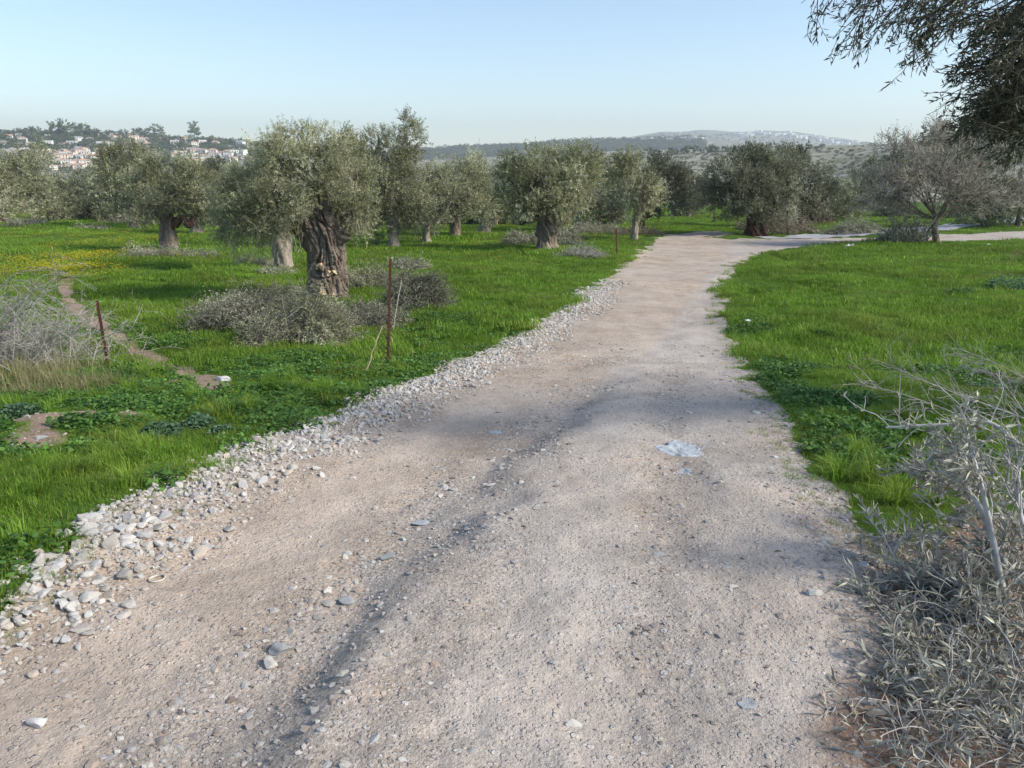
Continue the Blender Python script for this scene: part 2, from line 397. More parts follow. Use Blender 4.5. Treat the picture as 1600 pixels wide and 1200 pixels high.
pm = t.math('MULTIPLY', t.ramp(vd, [(.30, 1.0), (.42, 0.0)]), t.ramp(sep.outputs[1], [(.45, 0.0), (.55, 1.0)]))
roadc = t.mix(t.math('MULTIPLY', pm, .75), base, peb)
peb2 = t.ramp(sep2.outputs[0], [(0, (.18,.15,.13)), (.5, (.45,.39,.34)), (1, (.76,.71,.65))])
roadc = t.mix(t.math('MULTIPLY', t.ramp(vd2, [(.2, 1.0), (.6, 0.0)]), .5), roadc, peb2)
vcol3 = t.vor(v, 19, out='Color'); vd3 = t.vor(v, 19); sep3 = t.n('ShaderNodeSeparateColor'); t.l(vcol3, sep3.inputs[0])
pm3 = t.math('MULTIPLY', t.ramp(vd3, [(.22, 1.0), (.30, 0.0)]), t.ramp(sep3.outputs[1], [(.70, 0.0), (.78, 1.0)]))
roadc = t.mix(t.math('MULTIPLY', pm3, .8), roadc, t.ramp(sep3.outputs[0], [(0, (.34,.30,.27)), (.5, (.56,.52,.48)), (1, (.72,.69,.66))]))
roadc = t.mix(1.0, roadc, t.ramp(fine, [(.3, .58), (.6, 1.08)]), 'MULTIPLY')
roadc = t.mix(t.math('MULTIPLY', t.attr('track'), .45), roadc, (.55, .485, .425))
roadc = t.mix(t.math('MULTIPLY', t.attr('warm'), .6), roadc, t.mix(1.0, roadc, (1.06, .97, .87), 'MULTIPLY'))
roadc = t.mix(1.0, roadc, t.ramp(t.noise(v, .9, 5, .65, .5), [(.35, .80), (.62, 1.06)]), 'MULTIPLY')
grav_shade_c = t.mix(.5, roadc, (.27, .235, .205))  # dark tone for the gravel strip and for painted shade on the bank slope
roadc = t.mix(t.ramp(t.attr('grav'), [(0.0, 0.0), (.15, .7)]), roadc, grav_shade_c)
soilc = t.ramp(mid, [(.3, (.19,.115,.08)), (.6, (.31,.21,.15)), (.8, (.42,.32,.24))])
soilc = t.mix(t.math('MULTIPLY', pm, .6), soilc, peb)
turf = t.ramp(mid, [(.3, (.035,.065,.012)), (.6, (.065,.125,.016)), (.8, (.10,.18,.025))])
turf = t.mix(t.ramp(big, [(.45, 0.0), (.7, .6)]), turf, (.12, .21, .025))
lit = t.ramp(t.attr('litter'), [(0.0, 0.0), (.25, 1.0)])
soilf = t.ramp(t.attr('soil'), [(0.0, 0.0), (.06, 1.0)])
roadf = t.ramp(t.attr('road'), [(0.0, 0.0), (.05, 1.0)])
c = t.mix(soilf, turf, t.mix(.5, soilc, (.34,.26,.21)))
c = t.mix(roadf, c, roadc)
c = t.mix(lit, c, soilc)
t.l(c, b.inputs['Base Color'])
hh = t.math('ADD', t.math('MULTIPLY', pm, .7), t.math('MULTIPLY', t.noise(v, 95, 3, .6), .7))
hh = t.math('ADD', hh, t.math('MULTIPLY', fine, 1.1)); hh = t.math('ADD', hh, t.math('MULTIPLY', pm3, .9))
b1 = t.bump(hh, .8, .013); t.l(t.bump(mid, .4, .05, b1), b.inputs['Normal'])
M['ground'] = m

# hills
m, nt, b = mat('hill_slope', .95, .05); t = NT(nt); v = t.coord()
n1 = t.noise(v, .012, 6, .65); n2 = t.noise(v, .09, 5, .7)
mp = t.n('ShaderNodeMapping'); mp.inputs['Scale'].default_value = (.4, 1.2, 6); t.l(v, mp.inputs[0]); n3 = t.noise(mp.outputs[0], .10, 5, .7, .5)
c = t.ramp(n3, [(.36, (.15,.15,.11)), (.5, (.27,.26,.21)), (.64, (.44,.42,.37))])
c = t.mix(t.ramp(n1, [(.45, 0.0), (.6, .6)]), c, (.20,.21,.12))
c = t.mix(t.ramp(n2, [(.5, 0.0), (.62, .55)]), c, (.10,.115,.07))
t.l(c, b.inputs['Base Color']); M['hill'] = m

# ------------------------------------------------------------------ terrain
def zat(px, py, r):
    d = ray(px, py); return CAMZ + r * d[..., 2] / np.hypot(d[..., 0], d[..., 1])
def curve(pts):
    xs = [p[0] for p in pts]; ys = [p[1] for p in pts]
    return lambda x: np.interp(x, xs, ys)
cE = curve([(-3000,306),(1310,306),(1360,262),(1400,240),(1450,222),(1520,205),(1600,185),(1900,170),(4000,200)])
cV = curve([(-3000,297),(500,298),(1000,300),(1300,300),(1400,255),(1600,210),(1900,195),(4000,220)])
cD = curve([(-3000,285),(300,284),(600,268),(800,254),(900,246),(1000,241),(1100,236),(1200,231),(1330,229),(1400,224),(1600,215),(4000,215)])
cA = curve([(-3000,209),(-300,203),(0,208),(100,210),(200,214),(300,219),(400,223),(500,229),(600,240),(700,262),(4000,262)])
cB = curve([(-3000,238),(600,238),(660,235),(800,228),(900,222),(1000,219),(1080,217),(1120,220),(1200,227),(1300,233),(4000,240)])
cC = curve([(-3000,250),(700,245),(780,234),(850,229),(900,230),(1000,214),(1040,206),(1100,206),(1150,208),(1190,206),(1230,208),(1290,216),(1340,222),(1400,228),(1600,235),(4000,240)])
RINGS = [(260, cE, 0), (350, cV, 0), (620, cD, 0), (800, cD, 7), (1300, cA, 0), (1600, cA, 14), (2200, cB, 0), (2700, cB, 12), (4300, cC, 0), (5100, lambda x: cC(x), 16)]
def pxh(x, y):   # photograph column of a direction near eye level
    a = np.arctan2(x, np.maximum(y, 1e-6)); a = np.clip(a, -1.2, 1.2)
    a = np.where(y <= 0, np.sign(x) * 1.2, a)
    return 800 + FPX * np.tan(a) / CP
def HZ(x, y):
    """far terrain height"""
    x = np.asarray(x, float); y = np.asarray(y, float); shp = x.shape; x = x.ravel(); y = y.ravel()
    r = np.hypot(x, y); px = pxh(x, y)
    zs = [H0(x, y)]; rr = [150.0]
    for R_, c_, add in RINGS: zs.append(zat(px, c_(px) + add, R_)); rr.append(R_)
    z = zs[0].copy()
    for i in range(len(rr) - 1):
        t_ = sm(rr[i], rr[i + 1], r); m_ = r > rr[i]; z[m_] = (zs[i] * (1 - t_) + zs[i + 1] * t_)[m_]
    z += sm(180, 500, r) * (fbm2(x * .006, y * .006, 4, 31) * r * .0018)
    return z.reshape(shp)
front = np.radians(np.arange(-52, 52.01, .33)); rest = np.radians(np.arange(52, 308, 4))[1:]
az = np.concatenate([front, rest])
radii = np.concatenate([[0.25, .4, .6, .8, 1.0, 1.2], np.exp(np.linspace(math.log(1.4), math.log(150), 560)), np.exp(np.linspace(math.log(150), math.log(5150), 190))[1:]])
NA = len(az)
GX = radii[:, None] * np.sin(az)[None]; GY = radii[:, None] * np.cos(az)[None]
xf, yf = GX.ravel(), GY.ravel(); rf = np.hypot(xf, yf)
zf = np.where(rf > 150.5, HZ(xf, yf), 0.0); mn = rf <= 150.5; zf[mn] = H(xf[mn], yf[mn])
V = np.stack([xf, yf, zf], -1); V = np.vstack([V, [[0, 0, float(zf[:NA].mean())]]])
fd = {k: np.append(v_, v_[0]) for k, v_ in fields(np.append(xf, 0)[:-1], yf).items()}
i = np.arange(len(radii) - 1)[:, None]; j = np.arange(NA)[None]
Qg = np.stack([i * NA + j, (i + 1) * NA + j, (i + 1) * NA + (j + 1) % NA, i * NA + (j + 1) % NA], -1)[..., ::-1]
rq = np.broadcast_to(radii[:-1][:, None], Qg.shape[:2]).ravel(); Qg = Qg.reshape(-1, 4)
isroad = fd['road'][Qg].mean(1) > 0.0
far = rq >= 149.9
def sub(name, mask, mat_, extra=None):
    q = Qg[mask]; u, inv = np.unique(q, return_inverse=True); Fs = [inv.reshape(-1, 4)]; vv = V[u]
    if extra is not None:
        vv = np.vstack([vv, V[-1:]]); loc = {a: k for k, a in enumerate(u)}
        tri = [[loc[a], loc[(a + 1) % NA], len(u)] for a in range(NA) if a in loc and (a + 1) % NA in loc]
        Fs.append(np.array(tri)[:, ::-1])
    o = mk(name, vv, Fs, mat_, smooth=True); tag(o, kind='structure')
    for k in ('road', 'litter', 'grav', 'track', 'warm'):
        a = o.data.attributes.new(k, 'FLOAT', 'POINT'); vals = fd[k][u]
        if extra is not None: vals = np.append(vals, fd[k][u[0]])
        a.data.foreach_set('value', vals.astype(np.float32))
    vals = np.maximum(fd['trail'], fd['soil'])[u]
    if extra is not None: vals = np.append(vals, -1)
    o.data.attributes.new('soil', 'FLOAT', 'POINT').data.foreach_set('value', vals.astype(np.float32))
    return o
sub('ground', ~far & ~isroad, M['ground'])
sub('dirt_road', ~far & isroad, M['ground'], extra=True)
sub('hills', far, M['hill'])

# asphalt road beyond the junction on the right
def ribbon(name, pts_c, width, mat_, dz=.02, n=60, bearing=None):
    P = np.array(pts_c); s = np.linspace(0, len(P) - 1, n); k = np.minimum(s.astype(int), len(P) - 2); u = (s - k)[:, None]
    C = P[k] * (1 - u) + P[k + 1] * u
    for _ in range(6): C[1:-1] = (C[:-2] + C[2:] + 2 * C[1:-1]) / 4
    T = unit(np.gradient(C, axis=0)); Nn = np.stack([-T[:, 1], T[:, 0]], -1)
    us = np.linspace(-.5, .5, 7); G = C[:, None] + Nn[:, None] * us[None, :, None] * width
    z = np.maximum(H(G[..., 0], G[..., 1]), -99) + dz
    Vv = np.concatenate([G, z[..., None]], -1).reshape(-1, 3); a = np.arange(n - 1)[:, None]; b_ = np.arange(6)[None]
    Q = np.stack([a*7+b_, (a+1)*7+b_, (a+1)*7+b_+1, a*7+b_+1], -1).reshape(-1, 4)
    o = mk(name, Vv, Q, mat_, smooth=True); return tag(o, kind='structure')
ribbon('asphalt_road', W([(1205,371),(1250,369.5),(1320,366),(1400,361),(1480,354),(1560,346),(1700,335),(1900,326)]), 2.6, M['asphalt'], .03)
ribbon('footpath', W([(1290,358),(1340,354),(1390,351),(1450,349)]), 1.6, M['ground'], .03)

# ------------------------------------------------------------------ scatter (geometry nodes) for uncountable ground cover
def scatter(name, P, rot, scl, srcs, vid, kind='stuff'):
    me = bpy.data.meshes.new(name); me.vertices.add(len(P)); me.vertices.foreach_set('co', np.asarray(P, np.float32).ravel())
    a = me.attributes.new('rot', 'FLOAT_VECTOR', 'POINT'); a.data.foreach_set('vector', np.asarray(rot, np.float32).ravel())
    s3 = np.asarray(scl, np.float32); s3 = np.repeat(s3[:, None], 3, 1) if s3.ndim == 1 else s3
    a = me.attributes.new('scl', 'FLOAT_VECTOR', 'POINT'); a.data.foreach_set('vector', s3.ravel())
    a = me.attributes.new('vid', 'INT', 'POINT'); a.data.foreach_set('value', np.asarray(vid, np.int32))
    o = link(name, me); ng = bpy.data.node_groups.new(name + '_scatter', 'GeometryNodeTree')
    ng.interface.new_socket('Geometry', in_out='INPUT', socket_type='NodeSocketGeometry'); ng.interface.new_socket('Geometry', in_out='OUTPUT', socket_type='NodeSocketGeometry')
    gi = ng.nodes.new('NodeGroupInput'); go = ng.nodes.new('NodeGroupOutput'); jn = ng.nodes.new('GeometryNodeJoinGeometry')
    def na(nm, ty):
        x = ng.nodes.new('GeometryNodeInputNamedAttribute'); x.data_type = ty; x.inputs[0].default_value = nm; return x.outputs[0]
    ra, sa, va = na('rot', 'FLOAT_VECTOR'), na('scl', 'FLOAT_VECTOR'), na('vid', 'INT')
    for k, s in enumerate(srcs):
        ip = ng.nodes.new('GeometryNodeInstanceOnPoints'); oi = ng.nodes.new('GeometryNodeObjectInfo'); oi.inputs['Object'].default_value = s; oi.inputs['As Instance'].default_value = True
        cm = ng.nodes.new('FunctionNodeCompare'); cm.data_type = 'INT'; cm.operation = 'EQUAL'
        ii = [q for q in cm.inputs if q.type == 'INT']; ng.links.new(va, ii[0]); ii[1].default_value = k
        ng.links.new(gi.outputs[0], ip.inputs['Points']); ng.links.new(cm.outputs[0], ip.inputs['Selection']); ng.links.new(oi.outputs['Geometry'], ip.inputs['Instance'])
        ng.links.new(ra, ip.inputs['Rotation']); ng.links.new(sa, ip.inputs['Scale']); ng.links.new(ip.outputs[0], jn.inputs[0])
    ng.links.new(jn.outputs[0], go.inputs[0])
    md = o.modifiers.new('scatter', 'NODES'); md.node_group = ng
    return tag(o, kind=kind)
def src(name, me): return bpy.data.objects.new(name, me)      # a source shape, not placed in the scene itself

def blades(nm, n, rad, h0, h1, w, g, mat_, droop=.5, segs=2, gauss=False):
    q = g.rand(n); a = g.rand(n) * 6.283; rr = rad * (np.sqrt(q) if not gauss else np.abs(g.normal(size=n)) * .5)
    P = np.stack([rr * np.cos(a), rr * np.sin(a), -.015 * np.ones(n)], -1)
    h = h0 + (h1 - h0) * g.rand(n) ** 1.3; b = g.rand(n) * 6.283; D = np.stack([np.cos(b), np.sin(b), np.zeros(n)], -1)
    if gauss: D = unit(D + P / rad * 2 * np.array([1, 1, 0]))
    S = np.stack([-D[:, 1], D[:, 0], np.zeros(n)], -1); dr = droop * (.3 + g.rand(n)); up = np.array([0, 0, 1.0])
    p1 = P + up * (h * .6)[:, None] + D * (h * dr * .25)[:, None]; p2 = P + up * (h * (1 - dr * .25))[:, None] + D * (h * dr * .9)[:, None]
    ww = (w * (.6 + .8 * g.rand(n)))[:, None]
    Vv = np.stack([P - S * ww / 2, P + S * ww / 2, p1 + S * ww * .4, p1 - S * ww * .4, p2], 1).reshape(-1, 3)
    o = np.arange(n)[:, None] * 5; tn = np.clip(g.normal(.5, .2, n), 0, .93); tn[g.rand(n) < .03] = 1
    return MB().add(Vv, o + np.array([0, 1, 2, 3]), o + np.array([3, 2, 4]), tn, tn).data(nm, mat_)
def broad(nm, n, rad, h, lw, g, mat_):
    a = g.rand(n) * 6.283; rr = rad * np.sqrt(g.rand(n)); P = np.stack([rr * np.cos(a), rr * np.sin(a), h * g.rand(n) * (1 - (rr / rad) ** 2 * .6)], -1)
    D = unit(np.stack([np.cos(a + g.normal(size=n)), np.sin(a + g.normal(size=n)), .3 * g.normal(size=n)], -1)); N_ = unit(np.array([0, 0, 1.0]) + .45 * g.normal(size=(n, 3)))
    S = unit(np.cross(D, N_)); L = lw * (.5 + g.rand(n))[:, None]; N_ = np.cross(S, D)
    ring = []
    for t_, w_ in ((0, .15), (.25, .48), (.65, .5), (1, .18)): ring += [P + D * L * t_ + S * L * w_ + N_ * L * .12 * (w_ * 2), P + D * L * t_ - S * L * w_ + N_ * L * .12 * (w_ * 2)]
    Vv = np.stack(ring, 1).reshape(-1, 3); o = np.arange(n)[:, None, None] * 8; Q = (o + np.array([[0,1,3,2],[2,3,5,4],[4,5,7,6]])[None]).reshape(-1, 4)
    return MB().add(Vv, Q, None, np.repeat(np.clip(g.normal(.5, .25, n), 0, 1), 3)).data(nm, mat_)

g = rs(21)
tuftS = [src('grass_tuft', blades('grass_tuft', 55, .10, .03, .085, .0040, rs(100 + k), M['grass'], .7)) for k in range(5)]
tuftM = [src('grass_patch', blades('grass_patch', 420, .42, .035, .105, .0075, rs(110 + k), M['grass'], .6)) for k in range(4)]
tuftL = [src('grass_sward', blades('grass_sward', 700, 1.3, .08, .20, .022, rs(120 + k), M['grass'], .6)) for k in range(4)]
clump = [src('grass_clump', blades('grass_clump', 90, .10, .10, .24, .005, rs(130 + k), M['grass'], 1.0, gauss=True)) for k in range(3)]
weedS = [src('weed_patch', broad('weed_patch', 60, .13, .07, .022, rs(140 + k), M['weed'])) for k in range(4)]
def polar_pts(r0, r1, spacing, g, amax=50):
    out = []
    n = int((r1 * r1 - r0 * r0) * math.radians(amax) / spacing ** 2)
    r = np.sqrt(r0 * r0 + (r1 * r1 - r0 * r0) * g.rand(n)); a = np.radians(-amax + 2 * amax * g.rand(n))
    return r * np.sin(a), r * np.cos(a)
def bare(f): return np.maximum.reduce([f['road'], f['litter'] + .05, f['trail'], f['soil']])
ASPH = W([(1150,372.5),(1230,370),(1320,366),(1400,361),(1480,354),(1560,346),(1700,335)])
PP = []; SS = []; VI = []; RO = []
def addg(x, y, s, v, tilt=.12):
    PP.append(np.stack([x, y, H(x, y)], -1)); SS.append(s); VI.append(v); RO.append(np.stack([tilt * g.normal(size=len(x)), tilt * g.normal(size=len(x)), g.rand(len(x)) * 6.283], -1))
x, y = polar_pts(2.0, 13.5, .068, g); f = fields(x, y); bb = bare(f) + .05 * g.normal(size=len(x)); k = (bb < -.01) | ((bb < .22) & (g.rand(len(x)) < .26)); x, y, bb = x[k], y[k], bb[k]
hh_ = .75 + .45 * fbm2(x * 1.4, y * 1.4, 3, 40); addg(x, y, np.clip(hh_ * (.75 + .5 * g.rand(len(x))) * np.clip(.62 - bb * 2.2, .62, 1), .45, 1.6), g.randint(0, 5, len(x)))
x, y = polar_pts(11, 34, .27, g); f = fields(x, y); bb = bare(f); k = bb < -.30; x, y = x[k], y[k]
addg(x, y, np.clip(.85 + .6 * fbm2(x * 1.2, y * 1.2, 3, 41) + .25 * g.normal(size=len(x)), .35, 1.8), 5 + g.randint(0, 4, len(x)))
x, y = polar_pts(12, 34, .16, g); f = fields(x, y); bb = bare(f); k = ((bb < -.02) & (bb > -.5)) | ((bb > -.02) & (bb < .3) & (g.rand(len(x)) < .2)); x, y = x[k], y[k]
addg(x, y, 1.0 + .5 * g.rand(len(x)), g.randint(0, 5, len(x)))
x, y = polar_pts(30, 95, .95, g); f = fields(x, y); da, _ = seg_dist(np.stack([x, y], -1), ASPH); k = (bare(f) < -.9) & (da > 2.7); x, y = x[k], y[k]
addg(x, y, np.clip(.8 + .4 * fbm2(x * .3, y * .3, 3, 42) + .15 * g.normal(size=len(x)), .4, 1.3), 9 + g.randint(0, 4, len(x)), .03)
x, y = polar_pts(2.5, 20, .30, g); f = fields(x, y); k = (bare(f) < -.10) & (fbm2(x * .8, y * .8, 2, 44) > .05); x, y = x[k], y[k]
addg(x, y, .6 + .6 * g.rand(len(x)), 13 + g.randint(0, 3, len(x)))
scatter('grass', np.vstack(PP), np.vstack(RO), np.concatenate(SS), tuftS + tuftM + tuftL + clump, np.concatenate(VI))
print('grass instances', sum(len(p) for p in PP))
# low broad-leaved weeds
x, y = polar_pts(2.2, 16, .14, g); f = fields(x, y); lf = x < 0
k = (bare(f) < -.03) & (fbm2(x * .7, y * .7, 3, 45) + lf * .40 - .08 - sm(5, 12, np.hypot(x, y)) * .15 > .02); x, y = x[k], y[k]
scatter('weeds', np.stack([x, y, H(x, y)], -1), np.stack([.1*g.normal(size=len(x)), .1*g.normal(size=len(x)), g.rand(len(x))*6.28], -1), .6 + .8*g.rand(len(x)), weedS, g.randint(0, 4, len(x)))
# yellow flowers in two drifts on the left meadow
fl = MB(); gg = rs(5); P_ = np.stack([.25*gg.normal(size=26), .25*gg.normal(size=26), .12+.10*gg.rand(26)], -1)
for k in range(26):
    for a in range(3):
        an = a * 2.1 + gg.rand(); Dv = np.array([math.cos(an), math.sin(an), .25]); V_, Q_ = leaves(P_[k:k+1], Dv[None], np.array([[0, 0, 1.0]]), .028, .026); fl.add(V_, Q_, None, gg.rand())
flsrc = [src('flower_drift', fl.data('flower_drift', M['flower']))]
fx = []; fy = []
for (cx, cy, sx, sy, n) in ((75,424,60,5,52),(55,412,50,8,34),(105,416,40,8,26),(150,400,55,8,55),(130,388,60,7,40),(200,378,50,5,28),(100,372,80,5,18),(45,338,20,3,8)):
    q = gp(cx + sx * g.normal(size=n), np.maximum(cy + sy * g.normal(size=n), 330)); fx.append(q[:, 0]); fy.append(q[:, 1])
x = np.concatenate(fx); y = np.concatenate(fy)
scatter('yellow_flowers', np.stack([x, y, H(x, y)], -1), np.stack([0*x, 0*x, g.rand(len(x))*6.28], -1), .8+.6*g.rand(len(x)), flsrc, np.zeros(len(x)))

# stones
def stone_mesh(nm, g, mat_, flat=.6, sub=2, rough=.22, sx=1.0, ang=True):
    import bmesh
    bm = bmesh.new(); bmesh.ops.create_icosphere(bm, subdivisions=sub, radius=1.0)
    co = np.array([v_.co[:] for v_ in bm.verts])
    pl = rnd_dir(9, g); dd = .42 + .38 * g.rand(9)
    for q in range(9):                                   # chisel flat faces
        s_ = co @ pl[q]; ex = np.maximum(s_ - dd[q], 0); co = co - ex[:, None] * pl[q] * .97
    co /= .80; co *= (1 + rough * .55 * noise3(co[:, 0] * 1.4 + g.rand() * 50, co[:, 1] * 1.4, co[:, 2] * 1.4, 3))[:, None]
    co *= np.array([sx * (1 + .3 * g.rand()), 1, flat])
    for v_, c_ in zip(bm.verts, co): v_.co = c_ * .5
    me = bpy.data.meshes.new(nm); bm.to_mesh(me); bm.free(); me.materials.append(mat_)
    if not ang:
        for p in me.polygons: p.use_smooth = True
    return me
st_big = [stone_mesh('stone', rs(200 + k), M['stone'], .5 + .05 * k, 2) for k in range(6)]
st_small = [src('gravel_stone', stone_mesh('gravel_stone', rs(210 + k), M['stone'], .55 + .06 * (k % 4), 2 if k < 5 else 1, .22, 1 + .15 * (k % 3))) for k in range(7)]
st_peb = [src('pebble', stone_mesh('pebble', rs(220 + k), M['pebble'], .6, 1)) for k in range(5)]
g = rs(33)
x, y = polar_pts(1.6, 22, .0235, g, 46); r = np.hypot(x, y); f = fields(x, y)
pr = np.clip(f['verge'] * 1.5, 0, 1) * (f['road'] > -.02 - .12 * g.rand(len(x))) * np.clip(1.3 - r / 16, .25, 1)
k = g.rand(len(x)) < pr * .62; x, y, r = x[k], y[k], r[k]
s = np.clip(.0172 * np.exp(.5 * g.normal(size=len(x))) + .0012 * r, .008, .062) * (1 + .3 * sm(1.5, 3, -x) * (y < 4))
bigk = np.where((s > .036) & (r < 5.5))[0]; bigk = bigk[np.argsort(r[bigk])][:190]
rg = gp(242, 880); nr = np.hypot(x - rg[0], y - rg[1]) < .075; bigk = np.array([q for q in bigk if np.hypot(x[q] - rg[0], y[q] - rg[1]) > .10])
keep = ~nr; keep[bigk] = False
rot3 = np.stack([.5 * g.normal(size=len(x)), .5 * g.normal(size=len(x)), g.rand(len(x)) * 6.28], -1)
z = H(x, y) + s * .12
scatter('verge_gravel', np.stack([x, y, z], -1)[keep], rot3[keep], s[keep], st_small, g.randint(0, 7, keep.sum()))
for q in bigk:
    o = link('stone', st_big[g.randint(6)], loc=(x[q], y[q], z[q] + s[q] * .1)); o.scale = (s[q] * 1.12,) * 3; o.rotation_euler = tuple(rot3[q] * [.5, .5, 1])
    tag(o, 'pale limestone stone lying loose in the gravel strip beside the left grass', 'stone', 'stones in the left gravel strip')
print('verge', keep.sum(), len(bigk))
x, y = polar_pts(1.6, 13, .0165, g, 46); r = np.hypot(x, y); f = fields(x, y)
dB, sB = seg_dist(np.stack([x, y], -1), BANK); sB = -sB
rut = np.exp(-((dB * sB - .24) / .17) ** 2) * (y < 7) * sm(-.5, .5, fbm2(x * 1.3, y * 1.3, 2, 52))
pr = (.24 + .55 * rut + .75 * np.clip(f['grav'] * 4, 0, 1) + .45 * sm(.8, .1, f['road']) * (x > 0)) * (1 - .75 * f['track']) * np.clip(1.25 - r / 14, .1, 1) * (.5 + .8 * sm(-.3, .6, fbm2(x * 1.6, y * 1.6, 3, 50)))
fr = gp(1062, 700); pr = pr * ~((np.abs(x - fr[0]) < .30) & (np.abs(y - fr[1]) < .22)); k = (g.rand(len(x)) < pr) & ((f['road'] > 0) | (f['litter'] > 0) | (f['soil'] > 0)); x, y, r = x[k], y[k], r[k]; rut = rut[k]
s = np.clip(.0082 * np.exp(.66 * g.normal(size=len(x))) * (1 + .35 * rut), .004, .045) * (1 + r * .04)
scatter('road_gravel', np.stack([x, y, H(x, y) - s * .04], -1), np.stack([.3*g.normal(size=len(x)), .3*g.normal(size=len(x)), g.rand(len(x))*6.28], -1), np.stack([s, s, s * .8], -1), st_peb + st_small[5:7], g.randint(0, 7, len(x)))
print('pebbles', len(x))
def rock(px, py, wpx, label, key='stone_grey', flat=.55, seed=1, sx=1.3, sink=.1, rz=0, name='stone', cat='stone', group=None):
    p = gp(px, py); dep = p[1] * CP + (CAMZ - Hs(*p)) * SP; s = wpx / FPX * dep / sx
    o = link(name, stone_mesh(name, rs(seed), M[key], flat, 3, .2, sx), loc=(p[0], p[1], Hs(*p) + s * flat * (.5 - sink) * .8)); o.scale = (s,) * 3; o.rotation_euler.z = rz
    return tag(o, label, cat, group)
rock(435, 980, 30, 'smooth grey stone, the largest among the small stones in the left wheel rut', 'stone_grey', .6, 301, 1.1)
rock(418, 1000, 24, 'cream stone lying against the large grey stone in the rut', 'stone', .6, 302, 1.1)
rock(350, 588, 19, 'white rock in the grass at the end of the narrow footpath', 'stone_white', .6, 305, 1.3, name='rock', cat='rock')
rock(268, 594, 32, 'brown clod of earth half hidden in the grass left of the white rock', 'clod', .55, 306, 1.4, .15, name='earth_clod', cat='clod')
rock(1269, 933, 22, 'rounded cream stone alone on the right side of the dirt road', 'stone', .55, 307, 1.4)
rock(1371, 1108, 30, 'cream and grey stone at the edge of the fallen twigs', 'stone', .6, 308, 1.3)
rock(1304, 848, 19, 'light grey stone beside the tip of grass on the right', 'stone', .5, 310, 1.4)
rock(48, 1088, 26, 'round whitish stone alone on the bare road at lower left', 'stone_white', .6, 311, 1.15)
rock(385, 960, 22, 'oblong cream stone between gravel strip and bare road', 'stone', .5, 312, 1.4) if False else None
rock(120, 958, 28, 'long cream stone at the inner border of the gravel strip', 'stone', .45, 313, 1.8, rz=.4)
rock(208, 742, 14, 'whitish stone lying in the grass above the gravel strip', 'stone_white', .6, 314, 1.2)
rock(62, 682, 22, 'pale pinkish rock at the left end of the bare soil patch', 'stone', .4, 315, 1.6, name='rock', cat='rock')
rock(1510, 962, 22, 'grey stone under the cut branches by the right edge', 'stone_grey', .6, 316, 1.3)
rock(1592, 1028, 26, 'grey stone on the soil below the branch heap, at the picture edge', 'stone_grey', .6, 317, 1.3)
rock(760, 828, 12, 'bluish stone in the line of stones along the rut edge, upper one', 'stone_grey', .5, 318, 1.3)
rock(655, 790, 24, 'bluish grey stone pair member at the upper end of the wheel rut', 'stone_blue', .4, 319, 1.6)
rock(605, 845, 26, 'grey angular stone halfway along the left wheel rut', 'stone_grey', .45, 320, 1.6)
rock(510, 912, 28, 'pale broad stone embedded at the edge of the left wheel rut', 'stone', .3, 321, 1.6)
rock(540, 908, 22, 'brownish grey stone right of the pale broad stone in the rut', 'stone_grey', .5, 322, 1.2)
rock(775, 660, 20, 'pale blue flat stone on the road left of the central ridge', 'stone_blue', .3, 323, 1.6)
def slab(px, py, wpx, hpx, label, key, seed, name='flat_rock', cat='rock'):
    p = gp(px, py); z0 = Hs(*p); k = (p[1] * CP + (CAMZ - z0) * SP) / FPX; rx = wpx * k / 2; ry = abs(gp(px, py - hpx / 2)[1] - gp(px, py + hpx / 2)[1]) / 2; g = rs(seed)
    n = 40; m_ = 9; a = np.arange(n) / n * 2 * math.pi; ro = 1 + .16 * noise2(np.cos(a) * 1.6 + seed, np.sin(a) * 1.6, 3) + .12 * noise2(np.cos(a) * 5, np.sin(a) * 5 + seed, 4) - .25 * np.exp(-((np.angle(np.exp(1j * (a - 2.4)))) / .5) ** 2)
    q = np.append(np.linspace(.12, .93, m_ - 2), [1.0, 1.06]); X = q[:, None] * ro * rx * np.cos(a); Y = q[:, None] * ro * ry * np.sin(a)
    top = .012 + .014 * noise2(X * 9 + seed, Y * 9, 5) + .006 * noise2(X * 30, Y * 30, 6); drop = np.zeros(m_); drop[-2] = .012; drop[-1] = .07
    Z = H(p[0] + X, p[1] + Y) - z0; Z = Z.mean() + (Z - Z.mean()) * .5 + top - drop[:, None]
    Vv = np.vstack([np.stack([X, Y, Z], -1).reshape(-1, 3), [[0, 0, float(Z[0].mean())]]]); i_ = np.arange(m_ - 1)[:, None]; j_ = np.arange(n)[None]
    Q = np.stack([i_*n+j_, (i_+1)*n+j_, (i_+1)*n+(j_+1)%n, i_*n+(j_+1)%n], -1).reshape(-1, 4); T = np.stack([np.arange(n), (np.arange(n)+1) % n, np.full(n, m_*n)], -1)
    o = mk(name, Vv, [Q, T], M[key], loc=(p[0], p[1], z0)); return tag(o, label, cat)
slab(1062, 698, 76, 22, 'flat bluish white slab of rock embedded in the middle of the dirt road', 'stone_blue', 7)
slab(1070, 731, 24, 9, 'small pale flat rock just in front of the bluish slab', 'stone_blue', 8)
slab(1168, 1091, 30, 16, 'flat pale grey stone set flush in the road near the bottom edge', 'stone_grey', 9, 'stone', 'stone')
